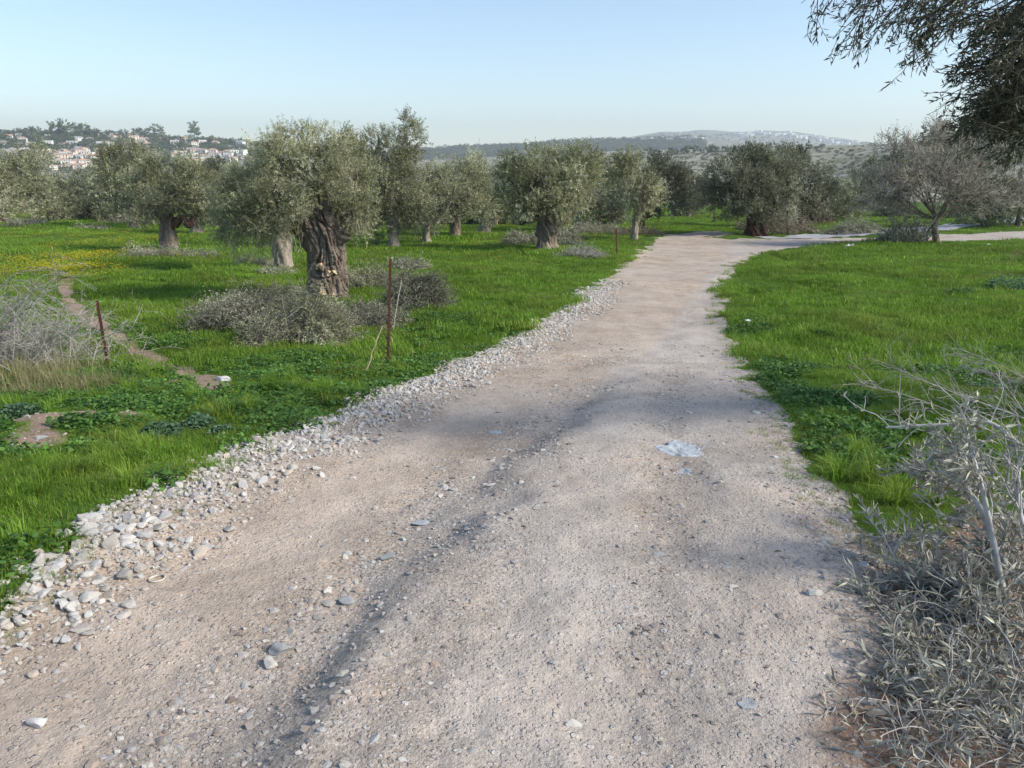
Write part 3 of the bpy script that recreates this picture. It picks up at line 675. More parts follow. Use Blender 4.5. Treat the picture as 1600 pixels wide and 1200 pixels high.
# dusty ring lying on the road
p = gp(242, 880); a = np.linspace(0, 2 * math.pi, 37); rr_ = .036
ring = np.stack([p[0] + rr_ * np.cos(a), p[1] + rr_ * 1.05 * np.sin(a), H(p[0] + rr_ * np.cos(a), p[1] + rr_ * np.sin(a)) + .006 + .002 * np.sin(2 * a)], -1)
V_, Q_ = tubes(ring[None], .0048, 8); o = mk('ring', V_, Q_, M['ring'], smooth=True); tag(o, 'dusty pale ring lying flat between gravel strip and road', 'ring')

# ------------------------------------------------------------------ trees
def trunk_mesh(h, r0, r1, g, lean=(0, 0), res=(48, 40), flute=.22, flare=.5, twist=1.2, knots=3, top_split=0):
    nz, na_ = res[1], res[0]; u = np.linspace(0, 1, nz)[:, None]; a = (np.arange(na_) / na_ * 2 * math.pi)[None]
    Rz = r1 + (r0 - r1) * (1 - u) ** 1.0 + r0 * flare * np.exp(-u * 7)
    Rz = Rz * (1 + .12 * np.sin(u * 7 + g.rand() * 6))
    tw = a + twist * u * (1 if g.rand() > .5 else -1)
    s = g.randint(1000); cx, cy = np.cos(tw), np.sin(tw)
    n1 = noise3(cx * 1.7 + 5, cy * 1.7, u * 1.6 + 3, s); n2 = noise3(cx * 4.5, cy * 4.5, u * 3.0 + n1, s + 1); n3 = noise3(cx * 11, cy * 11, u * 8, s + 2)
    ridge = 1 - 2.2 * np.abs(n2); furrow = -np.exp(-(n1 / .13) ** 2) * .9
    rad = Rz * (1 + flute * (.8 * n1 + .55 * ridge + .9 * furrow) + flute * .25 * n3)
    for _ in range(knots):
        ka, ku = g.rand() * 6.283, .15 + .8 * g.rand(); dd = ((np.angle(np.exp(1j * (a - ka)))) / .45) ** 2 + ((u - ku) / .11) ** 2
        rad += r0 * .28 * np.exp(-dd) - r0 * .22 * np.exp(-dd * 9)
    zz = u * h + 0 * a
    X = rad * np.cos(a) + lean[0] * h * u ** 1.3; Y = rad * np.sin(a) + lean[1] * h * u ** 1.3
    zz = zz + np.where(u > .92, (noise3(np.cos(a) * 2, np.sin(a) * 2, 0, s) * .25 * r0), 0)
    Vv = np.stack([X, Y, zz], -1).reshape(-1, 3); cap = np.array([[lean[0] * h, lean[1] * h, h + r1 * .15]])
    i_ = np.arange(nz - 1)[:, None]; j_ = np.arange(na_)[None]
    Q = np.stack([i_*na_+j_, i_*na_+(j_+1)%na_, (i_+1)*na_+(j_+1)%na_, (i_+1)*na_+j_], -1).reshape(-1, 4)
    T = np.stack([(nz-1)*na_+np.arange(na_), (nz-1)*na_+(np.arange(na_)+1)%na_, np.full(na_, nz*na_)], -1)
    return np.vstack([Vv, cap]), Q, T
def limb_paths(a, ends, g, K=7, sag=.12):
    a = np.asarray(a, float); E = np.asarray(ends, float); n = len(E); A = np.broadcast_to(a, E.shape) if a.ndim == 1 else a
    t_ = np.linspace(0, 1, K)[None, :, None]; L = np.linalg.norm(E - A, axis=1)[:, None, None]
    off = g.normal(size=(n, 1, 3)) * .10 * L * np.sin(t_ * math.pi) + g.normal(size=(n, 1, 3)) * .05 * L * np.sin(2 * t_ * math.pi)
    up = np.array([0, 0, 1.0]) * sag * L * np.sin(t_ * math.pi)
    return A[:, None] * (1 - t_) + E[:, None] * t_ + off + up
def crown_data(name, blobs, nsub, nsprig, g, mat_, leafL=.05, leafW=.013, spr=.22, per=12, csize=.30, sub_up=.0, wispy=0):
    """blobs: (x,y,z,rx,ry,rz); leaf sprigs gathered in many small clusters over the blobs' surface"""
    B = np.array(blobs, float); w = (B[:, 3] * B[:, 5]); w = w / w.sum(); bi = g.choice(len(B), nsub, p=w)
    d = rnd_dir(nsub, g, .25); rr = .45 + .55 * g.rand(nsub) ** .6
    C = B[bi, :3] + d * B[bi, 3:] * rr[:, None]; cs = csize * (.6 + .8 * g.rand(nsub))
    si = g.randint(0, nsub, nsprig); dv = rnd_dir(nsprig, g); P = C[si] + dv * (cs[si] * g.rand(nsprig) ** .5)[:, None]
    D = unit(dv * .6 + d[si] * .6 + g.normal(size=(nsprig, 3)) * .45 + np.array([0, 0, .35 + sub_up]))
    k = g.rand(nsprig) < .25 * (d[si][:, 2] < .15); D[k] = unit(D[k] + np.array([0, 0, -1.4]))
    L = spr * (.5 + g.rand(nsprig)); t_ = (np.arange(per) + .5) / per
    base = P[:, None] + D[:, None] * (L[:, None] * t_[None])[..., None]; side = rnd_dir(nsprig, g); S = unit(np.cross(D, side))
    S2 = np.cross(D, S); sg = np.where(np.arange(per) % 2 == 0, 1, -1)[None, :, None]; alt = (np.arange(per) % 4 < 2)[None, :, None]
    LD = unit(D[:, None] * .9 + np.where(alt, S[:, None], S2[:, None]) * sg * .9 + .25 * g.normal(size=base.shape))
    n = nsprig * per
    Vv, Q = leaves(base.reshape(-1, 3), LD.reshape(-1, 3), g.normal(size=(n, 3)), leafL * (.7 + .6 * g.rand(n)), leafW * (.7 + .6 * g.rand(n)))
    tn = np.clip(np.repeat(.40 + .22 * g.normal(size=nsub)[si], per) + .2 * g.normal(size=n), 0, 1)
    mb = MB().add(Vv, Q, None, tn)
    return mb.data(name, mat_), C, P, D, L

def tree(name, bx, by, tw, th, blobs_px, label, cat='olive tree', n=9000, mats=('bark', 'olive'), seed=1, group='olive trees of the grove', leafk=1.0, lean=(0, 0), tres=(40, 30), nlimb=10, twigs=0, flute=.22, depthk=.8, trunk_pale=None, csize=None, z_off=0, up=0):
    """bx,by trunk foot, tw trunk width, th trunk height, all in photograph pixels; blobs (cx, cy, rx, ry[, dy]) in pixels"""
    g = rs(seed); n = int(n * .86); leafk *= 1.16; p = gp(bx, by); z0 = Hs(*p) - .08; Y = p[1]; dep = Y * CP + (CAMZ - z0) * SP; k = dep / FPX
    root = empty(name, (p[0], p[1], z0), label, cat, group)
    base = np.array([p[0], p[1], z0])
    r0 = tw * k / 2; h = th * k
    Vv, Q, T = trunk_mesh(h, r0 * .82, r0 * .78, g, lean, tres, flute)
    mb = MB().add(Vv, Q, T)
    bl = []
    for b_ in blobs_px:
        cx, cy, rx, ry = b_[:4]; dy = b_[4] if len(b_) > 4 else g.uniform(-.35, .35) * rx * k
        c_ = at_y(cx, cy, Y + dy) - base; bl.append((c_[0], c_[1], c_[2], rx * k * 1.07, rx * k * depthk, ry * k * 1.04))
    area = sum(b_[2] * b_[3] for b_ in blobs_px); px_leaf = k * 3.2 * leafk
    LL = max(.05, px_leaf); LW = LL * .30
    nsub = int(np.clip(area / 50, 50, 330))
    cdm, C, P, D, L = crown_data('crown', bl, nsub, n // 12, g, M[mats[1]], LL, LW, spr=max(.18, k * 11), per=12, csize=csize or k * 13.5, sub_up=up)
    link('crown', cdm, root)
    top = np.array([lean[0] * h, lean[1] * h, h * .9])
    ends = C[g.permutation(len(C))[:nlimb]]; lp = limb_paths(top + g.normal(size=(len(ends), 3)) * [r0*.35, r0*.35, h*.05], ends, g, 8, .05)
    V1, Q1 = tubes(lp, r0 * np.linspace(.36, .05, 8)[None] * (.6 + .7 * g.rand(len(ends)))[:, None], 7); mb.add(V1, Q1)
    ch = children(lp, 5, .15 * area ** .5 * k, .35 * area ** .5 * k, .7, g, 5, .35); V1, Q1 = tubes(ch, r0 * .06 * np.linspace(1, .3, 5)[None], 4); mb.add(V1, Q1)
    mb.build('trunk', M[mats[0]], root, smooth=True)
    if twigs:
        bl_a = np.array(bl); bi = g.randint(0, len(bl), twigs); dd = rnd_dir(twigs, g, -.3)
        A = bl_a[bi, :3] + dd * bl_a[bi, 3:] * .55; E = bl_a[bi, :3] + dd * bl_a[bi, 3:] * (1.0 + .12 * g.rand(twigs))[:, None] + np.array([0, 0, -.12]) * g.rand(twigs)[:, None]
        V1, Q1 = tubes(limb_paths(A, E, g, 5, .1), max(.0045, k * .35) * np.linspace(1, .5, 5)[None], 3)
        mk('twigs', V1, Q1, M['twig'], root)['kind'] = 'stuff'
    return root, base, k, g
G_OL = 'old olive trees in the grove'
# the big tree
root, base, k, g = tree('olive_tree', 510, 465, 66, 118,
    [(470,250,74,48),(420,292,58,46),(520,262,48,52),(395,330,48,32,-.3),(548,300,34,48),(440,312,60,36,.4),(540,345,30,26,.3),(505,225,42,28),(362,350,24,26,-.3),(440,322,40,26,-.9),(505,286,52,28,-.8),(415,335,44,30,-.6),(560,330,26,30,-.3),(400,352,36,22,-.5)],
    'largest olive tree, huge gnarled trunk with fresh pruning cuts, behind the rusty post', n=105000, seed=11, group=G_OL, tres=(200, 170), nlimb=22, twigs=700, flute=.26, depthk=.85)
# rebuild its trunk with more modelling: a burly, furrowed bole with a shoulder limb
h = 140 * k; tr = [o for o in root.children if o.name.startswith('trunk')][0]
def big_trunk(h, r, g, na_=190, nz=180):
    u = np.linspace(0, 1, nz)[:, None]; a = (np.arange(na_) / na_ * 2 * math.pi)[None]
    prof = np.interp(u, [0, .08, .25, .45, .65, .82, .92, 1], [1.18, 1.05, .95, .92, .98, 1.10, 1.0, .72]) * r
    tw = a + 1.3 * u + .5 * noise3(np.cos(a) * 1.2, np.sin(a) * 1.2, u * 3, 90); cx, cy = np.cos(tw), np.sin(tw)
    wx = noise3(cx * 1.6, cy * 1.6, u * 2.6, 5) * .6
    n1 = noise3(cx * 2.6 + wx, cy * 2.6, u * 2.0 + wx, 71); n2 = noise3(cx * 5 + wx, cy * 5 + wx, u * 5.5, 72); n3 = fbm3(cx * 10, cy * 10, u * 16 + wx * 3, 3, 73)
    f1 = np.exp(-(n1 / .09) ** 2); f2 = np.exp(-(n2 / .10) ** 2)
    rad = prof * (1 + .10 * n1 - .24 * f1 - .13 * f2 - .07 * np.exp(-(noise3(cx * 9 + wx, cy * 9, u * 12, 74) / .12) ** 2) + .05 * n3)
    for (ka, ku, s_, aw, uw) in ((-1.9, .40, .16, .38, .045), (-.25, .72, .34, .34, .075), (-2.5, .60, .10, .25, .08), (-1.0, .10, .12, .4, .05), (2, .5, .2, .5, .1), (-1.45, .30, .08, .22, .04), (-.9, .55, .08, .2, .12), (-1.35, .72, .07, .18, .15)):
        dd = (np.angle(np.exp(1j * (a - ka))) / aw) ** 2 + ((u - ku) / uw) ** 2; rad += r * s_ * np.exp(-dd)
        dd2 = (np.angle(np.exp(1j * (a - ka))) / (aw * .8)) ** 2 + ((u - ku + uw * 1.2) / (uw * .4)) ** 2; rad -= r * s_ * .8 * np.exp(-dd2)
    Xc = .10 * r * np.sin(u * 4) + u * r * .12; Vv = np.stack([Xc + rad * np.cos(a), rad * .9 * np.sin(a), u * h + 0 * a], -1)
    Vv[-1, :, 2] -= r * .2; V2 = Vv.reshape(-1, 3); V2 = np.vstack([V2, [[Xc[-1, 0], 0, h - r * .5]]])
    i_ = np.arange(nz - 1)[:, None]; j_ = np.arange(na_)[None]
    Q = np.stack([i_*na_+j_, i_*na_+(j_+1)%na_, (i_+1)*na_+(j_+1)%na_, (i_+1)*na_+j_], -1).reshape(-1, 4)
    T = np.stack([(nz-1)*na_+np.arange(na_), (nz-1)*na_+(np.arange(na_)+1)%na_, np.full(na_, nz*na_)], -1)
    def surf(ka, ku):
        iu = int(ku * (nz - 1)); ia = int((ka % (2 * math.pi)) / (2 * math.pi) * na_) % na_; return Vv[iu, ia], unit(np.array([math.cos(ka), math.sin(ka), 0.1]))
    return V2, Q, T, surf
r = 31.5 * k; Vv, Q, T, surf = big_trunk(h, r, g)
mb = MB().add(Vv, Q, T)
def limb(pts, rads, mb, sides=14, seed=0, amp=.12):
    P = np.array(pts, float); rads = np.array(rads, float); s_ = np.linspace(0, len(P) - 1, len(P) * 6); kk = np.minimum(s_.astype(int), len(P) - 2); u_ = (s_ - kk)[:, None]
    C_ = P[kk] * (1 - u_) + P[kk + 1] * u_; R_ = rads[kk] * (1 - u_[:, 0]) + rads[kk + 1] * u_[:, 0]
    for _ in range(5): C_[1:-1] = (C_[:-2] + 2 * C_[1:-1] + C_[2:]) / 4
    V_, Q_ = tubes(C_[None], R_[None], sides); n_ = fbm3(V_[:, 0] / R_[0] * 1.3, V_[:, 1] / R_[0] * 1.3, V_[:, 2] / R_[0] * .7, 3, seed); ctr = np.repeat(C_, sides, 0)
    V_ = ctr + (V_ - ctr) * (1 + amp * n_)[:, None] ; mb.add(V_, Q_)
def rel(px, py, dy=0.0): return at_y(px, py, base[1] + dy) - base
limb([rel(500,385), rel(482,352,-.1), rel(468,330,-.2), rel(450,315,-.25), rel(425,300,-.2)], [r*.55, r*.45, r*.36, r*.28, r*.1], mb, 16, 3)
limb([rel(495,395), rel(470,368,.2), rel(455,345,.3), rel(430,330,.4)], [r*.35, r*.28, r*.2, r*.06], mb, 12, 4)
limb([rel(520,360), rel(512,325,.1), rel(500,290,.1), rel(490,255,.2)], [r*.62, r*.42, r*.25, r*.05], mb, 16, 5)
limb([rel(530,365), rel(545,335,.2), rel(548,305,.4), rel(550,270,.5)], [r*.42, r*.26, r*.16, r*.04], mb, 12, 6)
lp = limb_paths(rel(505, 335, .1), np.array([rel(a_, b_, c_) for a_, b_, c_ in ((440,250,.5),(400,290,-.5),(380,330,0),(470,215,0),(530,225,.3),(560,280,-.3),(420,240,-.2),(450,290,.9))]), g, 9)
V1, Q1 = tubes(lp, r * .16 * np.linspace(1, .15, 9)[None], 8); mb.add(V1, Q1); V1, Q1 = tubes(children(lp, 9, .4, .9, .6, g, 6, .2), .022 * np.linspace(1, .25, 6)[None], 5); mb.add(V1, Q1)
tr.data = mb.data('trunk', M['bark'], True)
for (ka, ku, s_) in ((-1.95,.42,.05),(-1.80,.43,.055),(-1.68,.44,.05),(-1.92,.395,.035),(-1.25,.36,.04),(-1.0,.36,.05),(-1.1,.33,.035),(-.9,.34,.03),(-1.7,.13,.05),(-1.6,.14,.06),(-1.5,.12,.04),(-1.05,.12,.05),(-1.1,.09,.04),(-1.35,.32,.03)):
    q_, nn = surf(ka, ku); n_ = 9; an = np.arange(n_) / n_ * 6.283; S1 = unit(np.cross(nn, [0, 0, 1.0])); S2 = np.cross(nn, S1)
    ringp = lambda off, rr2: q_ + nn * off + rr2 * (S1[None] * np.cos(an)[:, None] * (1 + .3 * np.sin(2 * an + ku * 9))[:, None] + S2[None] * np.sin(an)[:, None])
    Vc = np.vstack([ringp(-.05, s_ * .9), ringp(.025, s_ * .7), [q_ + nn * .028]]); Qc = [[a_, (a_+1) % n_, n_ + (a_+1) % n_, n_ + a_] for a_ in range(n_)]; Tc = [[n_ + a_, n_ + (a_+1) % n_, 2 * n_] for a_ in range(n_)]
    MB().add(Vc, Qc, Tc).build('pruning_cut', M['cut'], root)
# hanging pale shoots under the left side of its crown
gg = rs(77); n_ = 170; A = np.array([rel(gg.uniform(345, 470), gg.uniform(330, 362), gg.uniform(-.8, .5)) for _ in range(n_)]); E = A + np.stack([gg.normal(-.1, .22, n_), gg.normal(0, .2, n_), -gg.uniform(.15, .75, n_)], -1)
lp = limb_paths(A, E, gg, 6, .05); V1, Q1 = tubes(lp, .0055, 3); sh = MB().add(V1, Q1)
sh.build('hanging_shoots', M['twig'], root)['kind'] = 'stuff'
bi = gg.randint(0, n_, 1500); ki = gg.randint(2, 6, 1500); V1, Q1 = leaves(lp[bi, ki], rnd_dir(1500, gg, -.4), gg.normal(size=(1500, 3)), .055, .014); MB().add(V1, Q1, None, .4 + .5 * gg.rand(1500)).build('shoot_leaves', M['olive_pale'], root)['kind'] = 'stuff'

tree('olive_tree', 615, 388, 22, 45, [(600,255,50,46),(628,300,40,50),(570,280,38,50),(600,345,52,28),(632,215,26,30),(648,325,26,34),(560,330,34,36),(605,300,50,50)],
     'tall olive tree with a wispy top, right behind the largest olive tree', n=62000, seed=12, group=G_OL, twigs=150, mats=('bark_pale', 'olive'), up=.2)
root2, b2, k2, g2 = tree('olive_top_tmp', 628, 386, 2, 4, [(630,200,17,24)], 'x', n=10, seed=13) if False else (None,) * 4
tree('olive_tree', 443, 420, 36, 66, [(400,320,46,34),(440,335,40,30),(365,315,42,34),(395,285,40,30)],
     'olive tree with a pale stocky split trunk, left behind the largest olive tree', n=26000, seed=14, group=G_OL, mats=('bark_pale', 'olive_pale'), twigs=160)
rt4, b4, k4, g4 = tree('olive_tree', 266, 392, 26, 62, [(262,285,48,36),(232,302,44,34),(302,298,40,36),(268,324,56,22)],
     'olive tree with a forked trunk and a dark curved side limb on the left meadow', n=30000, seed=15, group=G_OL, mats=('bark', 'olive'), twigs=160)
mb = MB(); R4 = lambda px, py, dy=0.: at_y(px, py, b4[1] + dy) - b4
limb([R4(272,352), R4(280,342), R4(287,341,-.05), R4(291,350,-.1), R4(296,353,-.1), R4(300,345,0), R4(306,332,.1), R4(312,318,.1)], [.20, .15, .13, .12, .13, .13, .11, .07], mb, 12, 8)
mb.build('side_limb', M['bark_red'], rt4, smooth=True)
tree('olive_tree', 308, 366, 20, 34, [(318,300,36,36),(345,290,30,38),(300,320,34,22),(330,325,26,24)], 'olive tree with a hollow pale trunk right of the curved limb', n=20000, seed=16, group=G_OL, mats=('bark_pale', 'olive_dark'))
tree('olive_tree', 210, 356, 15, 36, [(200,270,42,36),(228,290,30,34),(180,285,28,30)], 'round headed olive tree with a grey trunk, tallest on the left meadow', n=22000, seed=17, group=G_OL, mats=('bark', 'olive'))
tree('olive_tree', 164, 346, 13, 34, [(165,290,26,34),(182,305,22,22)], 'slim olive tree left of the round headed olive tree', n=11000, seed=18, group=G_OL, mats=('bark', 'olive_pale'))
tree('olive_tree', 126, 333, 10, 20, [(122,296,26,20),(135,305,18,16)], 'small dark olive tree in the middle of the left treeline', n=9000, seed=19, group=G_OL, mats=('bark', 'olive_dark'))
tree('olive_tree', 37, 336, 17, 26, [(40,280,30,32),(62,272,26,30),(25,300,22,24)], 'silvery olive tree with a pale trunk, second from the left edge', n=18000, seed=20, group=G_OL, mats=('bark_pale', 'olive_pale'))
tree('olive_tree', 7, 348, 20, 34, [(5,290,30,34),(-25,290,34,36),(18,305,18,22)], 'olive tree with a hollow base cut by the left picture edge', n=15000, seed=21, group=G_OL, mats=('bark', 'olive'))
tree('olive_tree', 666, 380, 15, 32, [(672,320,30,36),(690,300,28,34)], 'pale olive tree with a thin grey trunk between the wispy and a rough barked one', n=14000, seed=22, group=G_OL, mats=('bark_pale', 'olive_pale'))
tree('olive_tree', 712, 373, 19, 44, [(712,292,46,36),(738,285,36,34),(700,320,36,26),(745,310,26,30)], 'bright silvery olive tree with a straight rough trunk, left of the centre', n=26000, seed=23, group=G_OL, mats=('bark', 'olive_pale'))
tree('olive_tree', 755, 363, 20, 36, [(770,300,30,30),(800,305,30,34)], 'olive tree whose trunk leans to the right', n=13000, seed=24, group=G_OL, mats=('bark_pale', 'olive'), lean=(.35, 0))
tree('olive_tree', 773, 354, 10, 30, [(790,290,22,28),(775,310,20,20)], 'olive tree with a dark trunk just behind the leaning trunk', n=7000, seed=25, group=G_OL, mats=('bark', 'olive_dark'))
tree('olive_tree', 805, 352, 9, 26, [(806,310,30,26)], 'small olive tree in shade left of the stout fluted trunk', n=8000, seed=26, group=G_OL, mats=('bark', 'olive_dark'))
rt, bt, kt, gt = tree('olive_tree', 855, 391, 38, 52, [(845,270,48,32),(815,295,38,36),(880,290,38,40),(850,318,44,24),(905,275,28,36),(800,275,22,26),(850,325,40,22,-.8),(880,318,30,24,-.6)],
     'broad olive tree with a stout fluted trunk and a limb rising right', n=62000, seed=27, group=G_OL, mats=('bark', 'olive'), twigs=150, tres=(110, 80))
mb = MB(); Rt = lambda px, py, dy=0.: at_y(px, py, bt[1] + dy) - bt
limb([Rt(865,352), Rt(878,338), Rt(890,330), Rt(905,312)], [.32, .24, .18, .08], mb, 12, 9); mb.build('side_limb', M['bark'], rt, smooth=True)
tree('olive_tree', 901, 360, 9, 34, [(925,292,34,38),(905,302,30,34),(935,270,22,28),(888,255,16,18)], 'olive tree with a thin pale trunk and lumpy upright crown', n=18000, seed=28, group=G_OL, mats=('bark_pale', 'olive'))
tree('olive_tree', 991, 374, 12, 34, [(985,300,38,36),(970,272,26,24),(985,262,18,16),(1005,310,24,26)], 'olive tree at the road bend with several crown tufts', n=20000, seed=29, group=G_OL, mats=('bark_pale', 'olive'))
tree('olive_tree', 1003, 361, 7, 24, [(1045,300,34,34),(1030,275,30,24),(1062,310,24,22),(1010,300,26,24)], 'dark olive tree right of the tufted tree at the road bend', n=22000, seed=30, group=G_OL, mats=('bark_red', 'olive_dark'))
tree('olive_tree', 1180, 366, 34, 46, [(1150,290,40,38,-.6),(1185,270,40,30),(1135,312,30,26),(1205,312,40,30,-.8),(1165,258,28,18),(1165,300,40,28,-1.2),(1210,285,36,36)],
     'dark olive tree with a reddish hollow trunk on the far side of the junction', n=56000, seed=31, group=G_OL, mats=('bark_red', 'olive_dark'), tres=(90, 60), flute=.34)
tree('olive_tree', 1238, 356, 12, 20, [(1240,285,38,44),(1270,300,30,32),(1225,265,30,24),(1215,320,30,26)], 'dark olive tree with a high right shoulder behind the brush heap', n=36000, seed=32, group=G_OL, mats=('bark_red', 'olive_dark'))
# treeline behind the grove, each its own small tree or bush
G_BG = 'trees and bushes along the back of the grove'
bgl = [(-20,322,60,30,'olive_pale'),(80,322,26,26,'olive_pale'),(100,326,22,16,'scrub'),(95,300,22,18,'olive'),(150,330,20,14,'scrub'),(185,335,24,14,'scrub'),(230,328,24,30,'olive_pale'),(330,330,30,30,'olive'),
       (360,330,30,26,'olive_pale'),(560,345,30,28,'olive'),(635,345,24,20,'olive_dark'),(690,345,20,16,'scrub'),(830,335,24,22,'olive_dark'),(760,330,30,26,'scrub'),(870,335,26,22,'olive'),(935,335,24,24,'olive'),(960,330,22,24,'olive_dark'),
       (1075,318,18,22,'olive_dark'),(1095,300,16,22,'scrub'),(1290,330,24,18,'scrub'),(1318,315,24,28,'olive_pale'),(1345,305,26,30,'scrub'),(1268,335,20,16,'brown_leaf'),(1540,310,40,46,'far_leaf'),(1590,290,50,70,'far_leaf'),(1500,320,30,24,'olive_dark'),(1390,320,26,20,'olive_dark')]
desc = {'olive_pale': 'pale silvery', 'olive': 'grey green', 'scrub': 'dry greyish', 'olive_dark': 'dark', 'brown_leaf': 'brownish', 'far_leaf': 'deep green'}
where = ['behind the left edge trunks','right of the second tree from the left','low in the left treeline','tallest between the two left trees','beside the small dark olive tree','under the round headed olive tree','filling the gap before the forked olive tree','behind the hollow pale trunk',
         'left behind the largest olive tree','behind the shoulder of the largest olive tree','between the wispy tree and the grove','low behind the bright silvery olive tree','in shade behind the stout fluted trunk','behind the leaning trunk','right behind the stout fluted trunk','under the lumpy upright crown','left of the road bend',
         'right of the road bend','at the foot of the rocky slope','right of the brush heap across the junction','brightest in the row across the junction','left of the bare spreading tree','just behind the brush heap','right behind the bare spreading tree','at the right picture edge above the paved road','under the right side of the bare tree','left under the bare tree']
for q, (cx, cy, rx, ry, mm) in enumerate(bgl):
    tree('bush', cx, min(cy + ry * .95, 352) if cx < 1000 else min(cy + ry * .95, 356), 8, ry * .8, [(cx - rx*.3, cy - ry*.1, rx*.75, ry*.85), (cx + rx*.35, cy + ry*.1, rx*.65, ry*.75), (cx, cy + ry*.35, rx, ry*.6)],
         desc[mm] + ' bush ' + where[q], cat='bush', n=4200 if rx < 40 else 8000, leafk=1.2, seed=60 + q, group=G_BG, mats=('bark', mm), nlimb=5, tres=(16, 12))

# bare spreading tree right of the junction
def bare_tree():
    g = rs(91); p = gp(1463, 384); z0 = Hs(*p) - .05; base = np.array([p[0], p[1], z0]); k = (p[1] * CP + (CAMZ - z0) * SP) / FPX
    root = empty('bare_tree', tuple(base), 'wide bare tree with brown twigs and a thin dark trunk on the right grass', 'tree')
    rr = lambda px, py, dy=0.: at_y(px, py, base[1] + dy) - base
    mb = MB(); limb([rr(1466,388), rr(1462,372), rr(1460,355), rr(1466,340)], [.20, .15, .12, .10], mb, 12, 12, .2); limb([rr(1450,386), rr(1447,368), rr(1455,352,.1), rr(1463,342)], [.06, .05, .05, .05], mb, 8, 13)
    ends = [rr(a_, b_, c_) for a_, b_, c_ in ((1370,285,0),(1395,240,.6),(1430,225,-.8),(1470,215,.3),(1510,235,-.5),(1560,260,.5),(1588,285,0),(1365,300,-.6),(1420,290,-1.6),(1500,280,1.6),(1540,310,-1.4),(1450,260,2.),(1400,310,1.5),(1572,305,1.),(1480,240,-1.2),(1352,318,.5))]
    L0 = limb_paths(rr(1464, 342), np.array(ends), g, 10, .06); r0 = np.linspace(.050, .014, 10)[None] * np.ones((len(ends), 1))
    L1, r1 = children(L0, 8, .9, 1.7, .45, g, 7, .2, .06, r0, .14); L2, r2 = children(L1, 6, .5, 1.1, .5, g, 6, .15, .03, r1, .16); L3, r3 = children(L2, 9, .25, .65, .6, g, 4, .1, .0, r2, .2)
    for P_, r_, s_ in ((L0, r0, 7), (L1, r1, 5), (L2, np.maximum(r2, .008), 4)): mb.add(*tubes(P_, r_, s_))
    mb.build('trunk', M['bark'], root, smooth=True)
    MB().add(*tubes(L3, np.maximum(r3, .0065), 3)).build('twigs', M['twig_brown'], root)['kind'] = 'stuff'
    n = 10000; bi = g.randint(0, len(L3), n); P_ = L3[bi, g.randint(1, 4, n)]; V1, Q1 = leaves(P_, rnd_dir(n, g, -.3), g.normal(size=(n, 3)), .07, .03); MB().add(V1, Q1, None, g.rand(n)).build('dry_leaves', M['brown_leaf'], root)['kind'] = 'stuff'
    # suckers at its foot
    n = 130; A = np.array([rr(g.uniform(1385, 1445), g.uniform(380, 388), g.uniform(-.5, .5)) for _ in range(n)]); A[:, 2] = 0; E = A + np.stack([g.normal(0, .3, n), g.normal(0, .3, n), g.uniform(.4, 1.5, n)], -1)
    lp = limb_paths(A, E, g, 5); su = MB().add(*tubes(lp, .008, 3)); su.build('suckers', M['twig_brown'], root)['kind'] = 'stuff'
    n2 = 3500; bi = g.randint(0, n, n2); V1, Q1 = leaves(lp[bi, g.randint(1, 5, n2)], rnd_dir(n2, g), g.normal(size=(n2, 3)), .09, .035); MB().add(V1, Q1, None, g.rand(n2)).build('sucker_leaves', M['olive_dark'], root)['kind'] = 'stuff'
bare_tree()

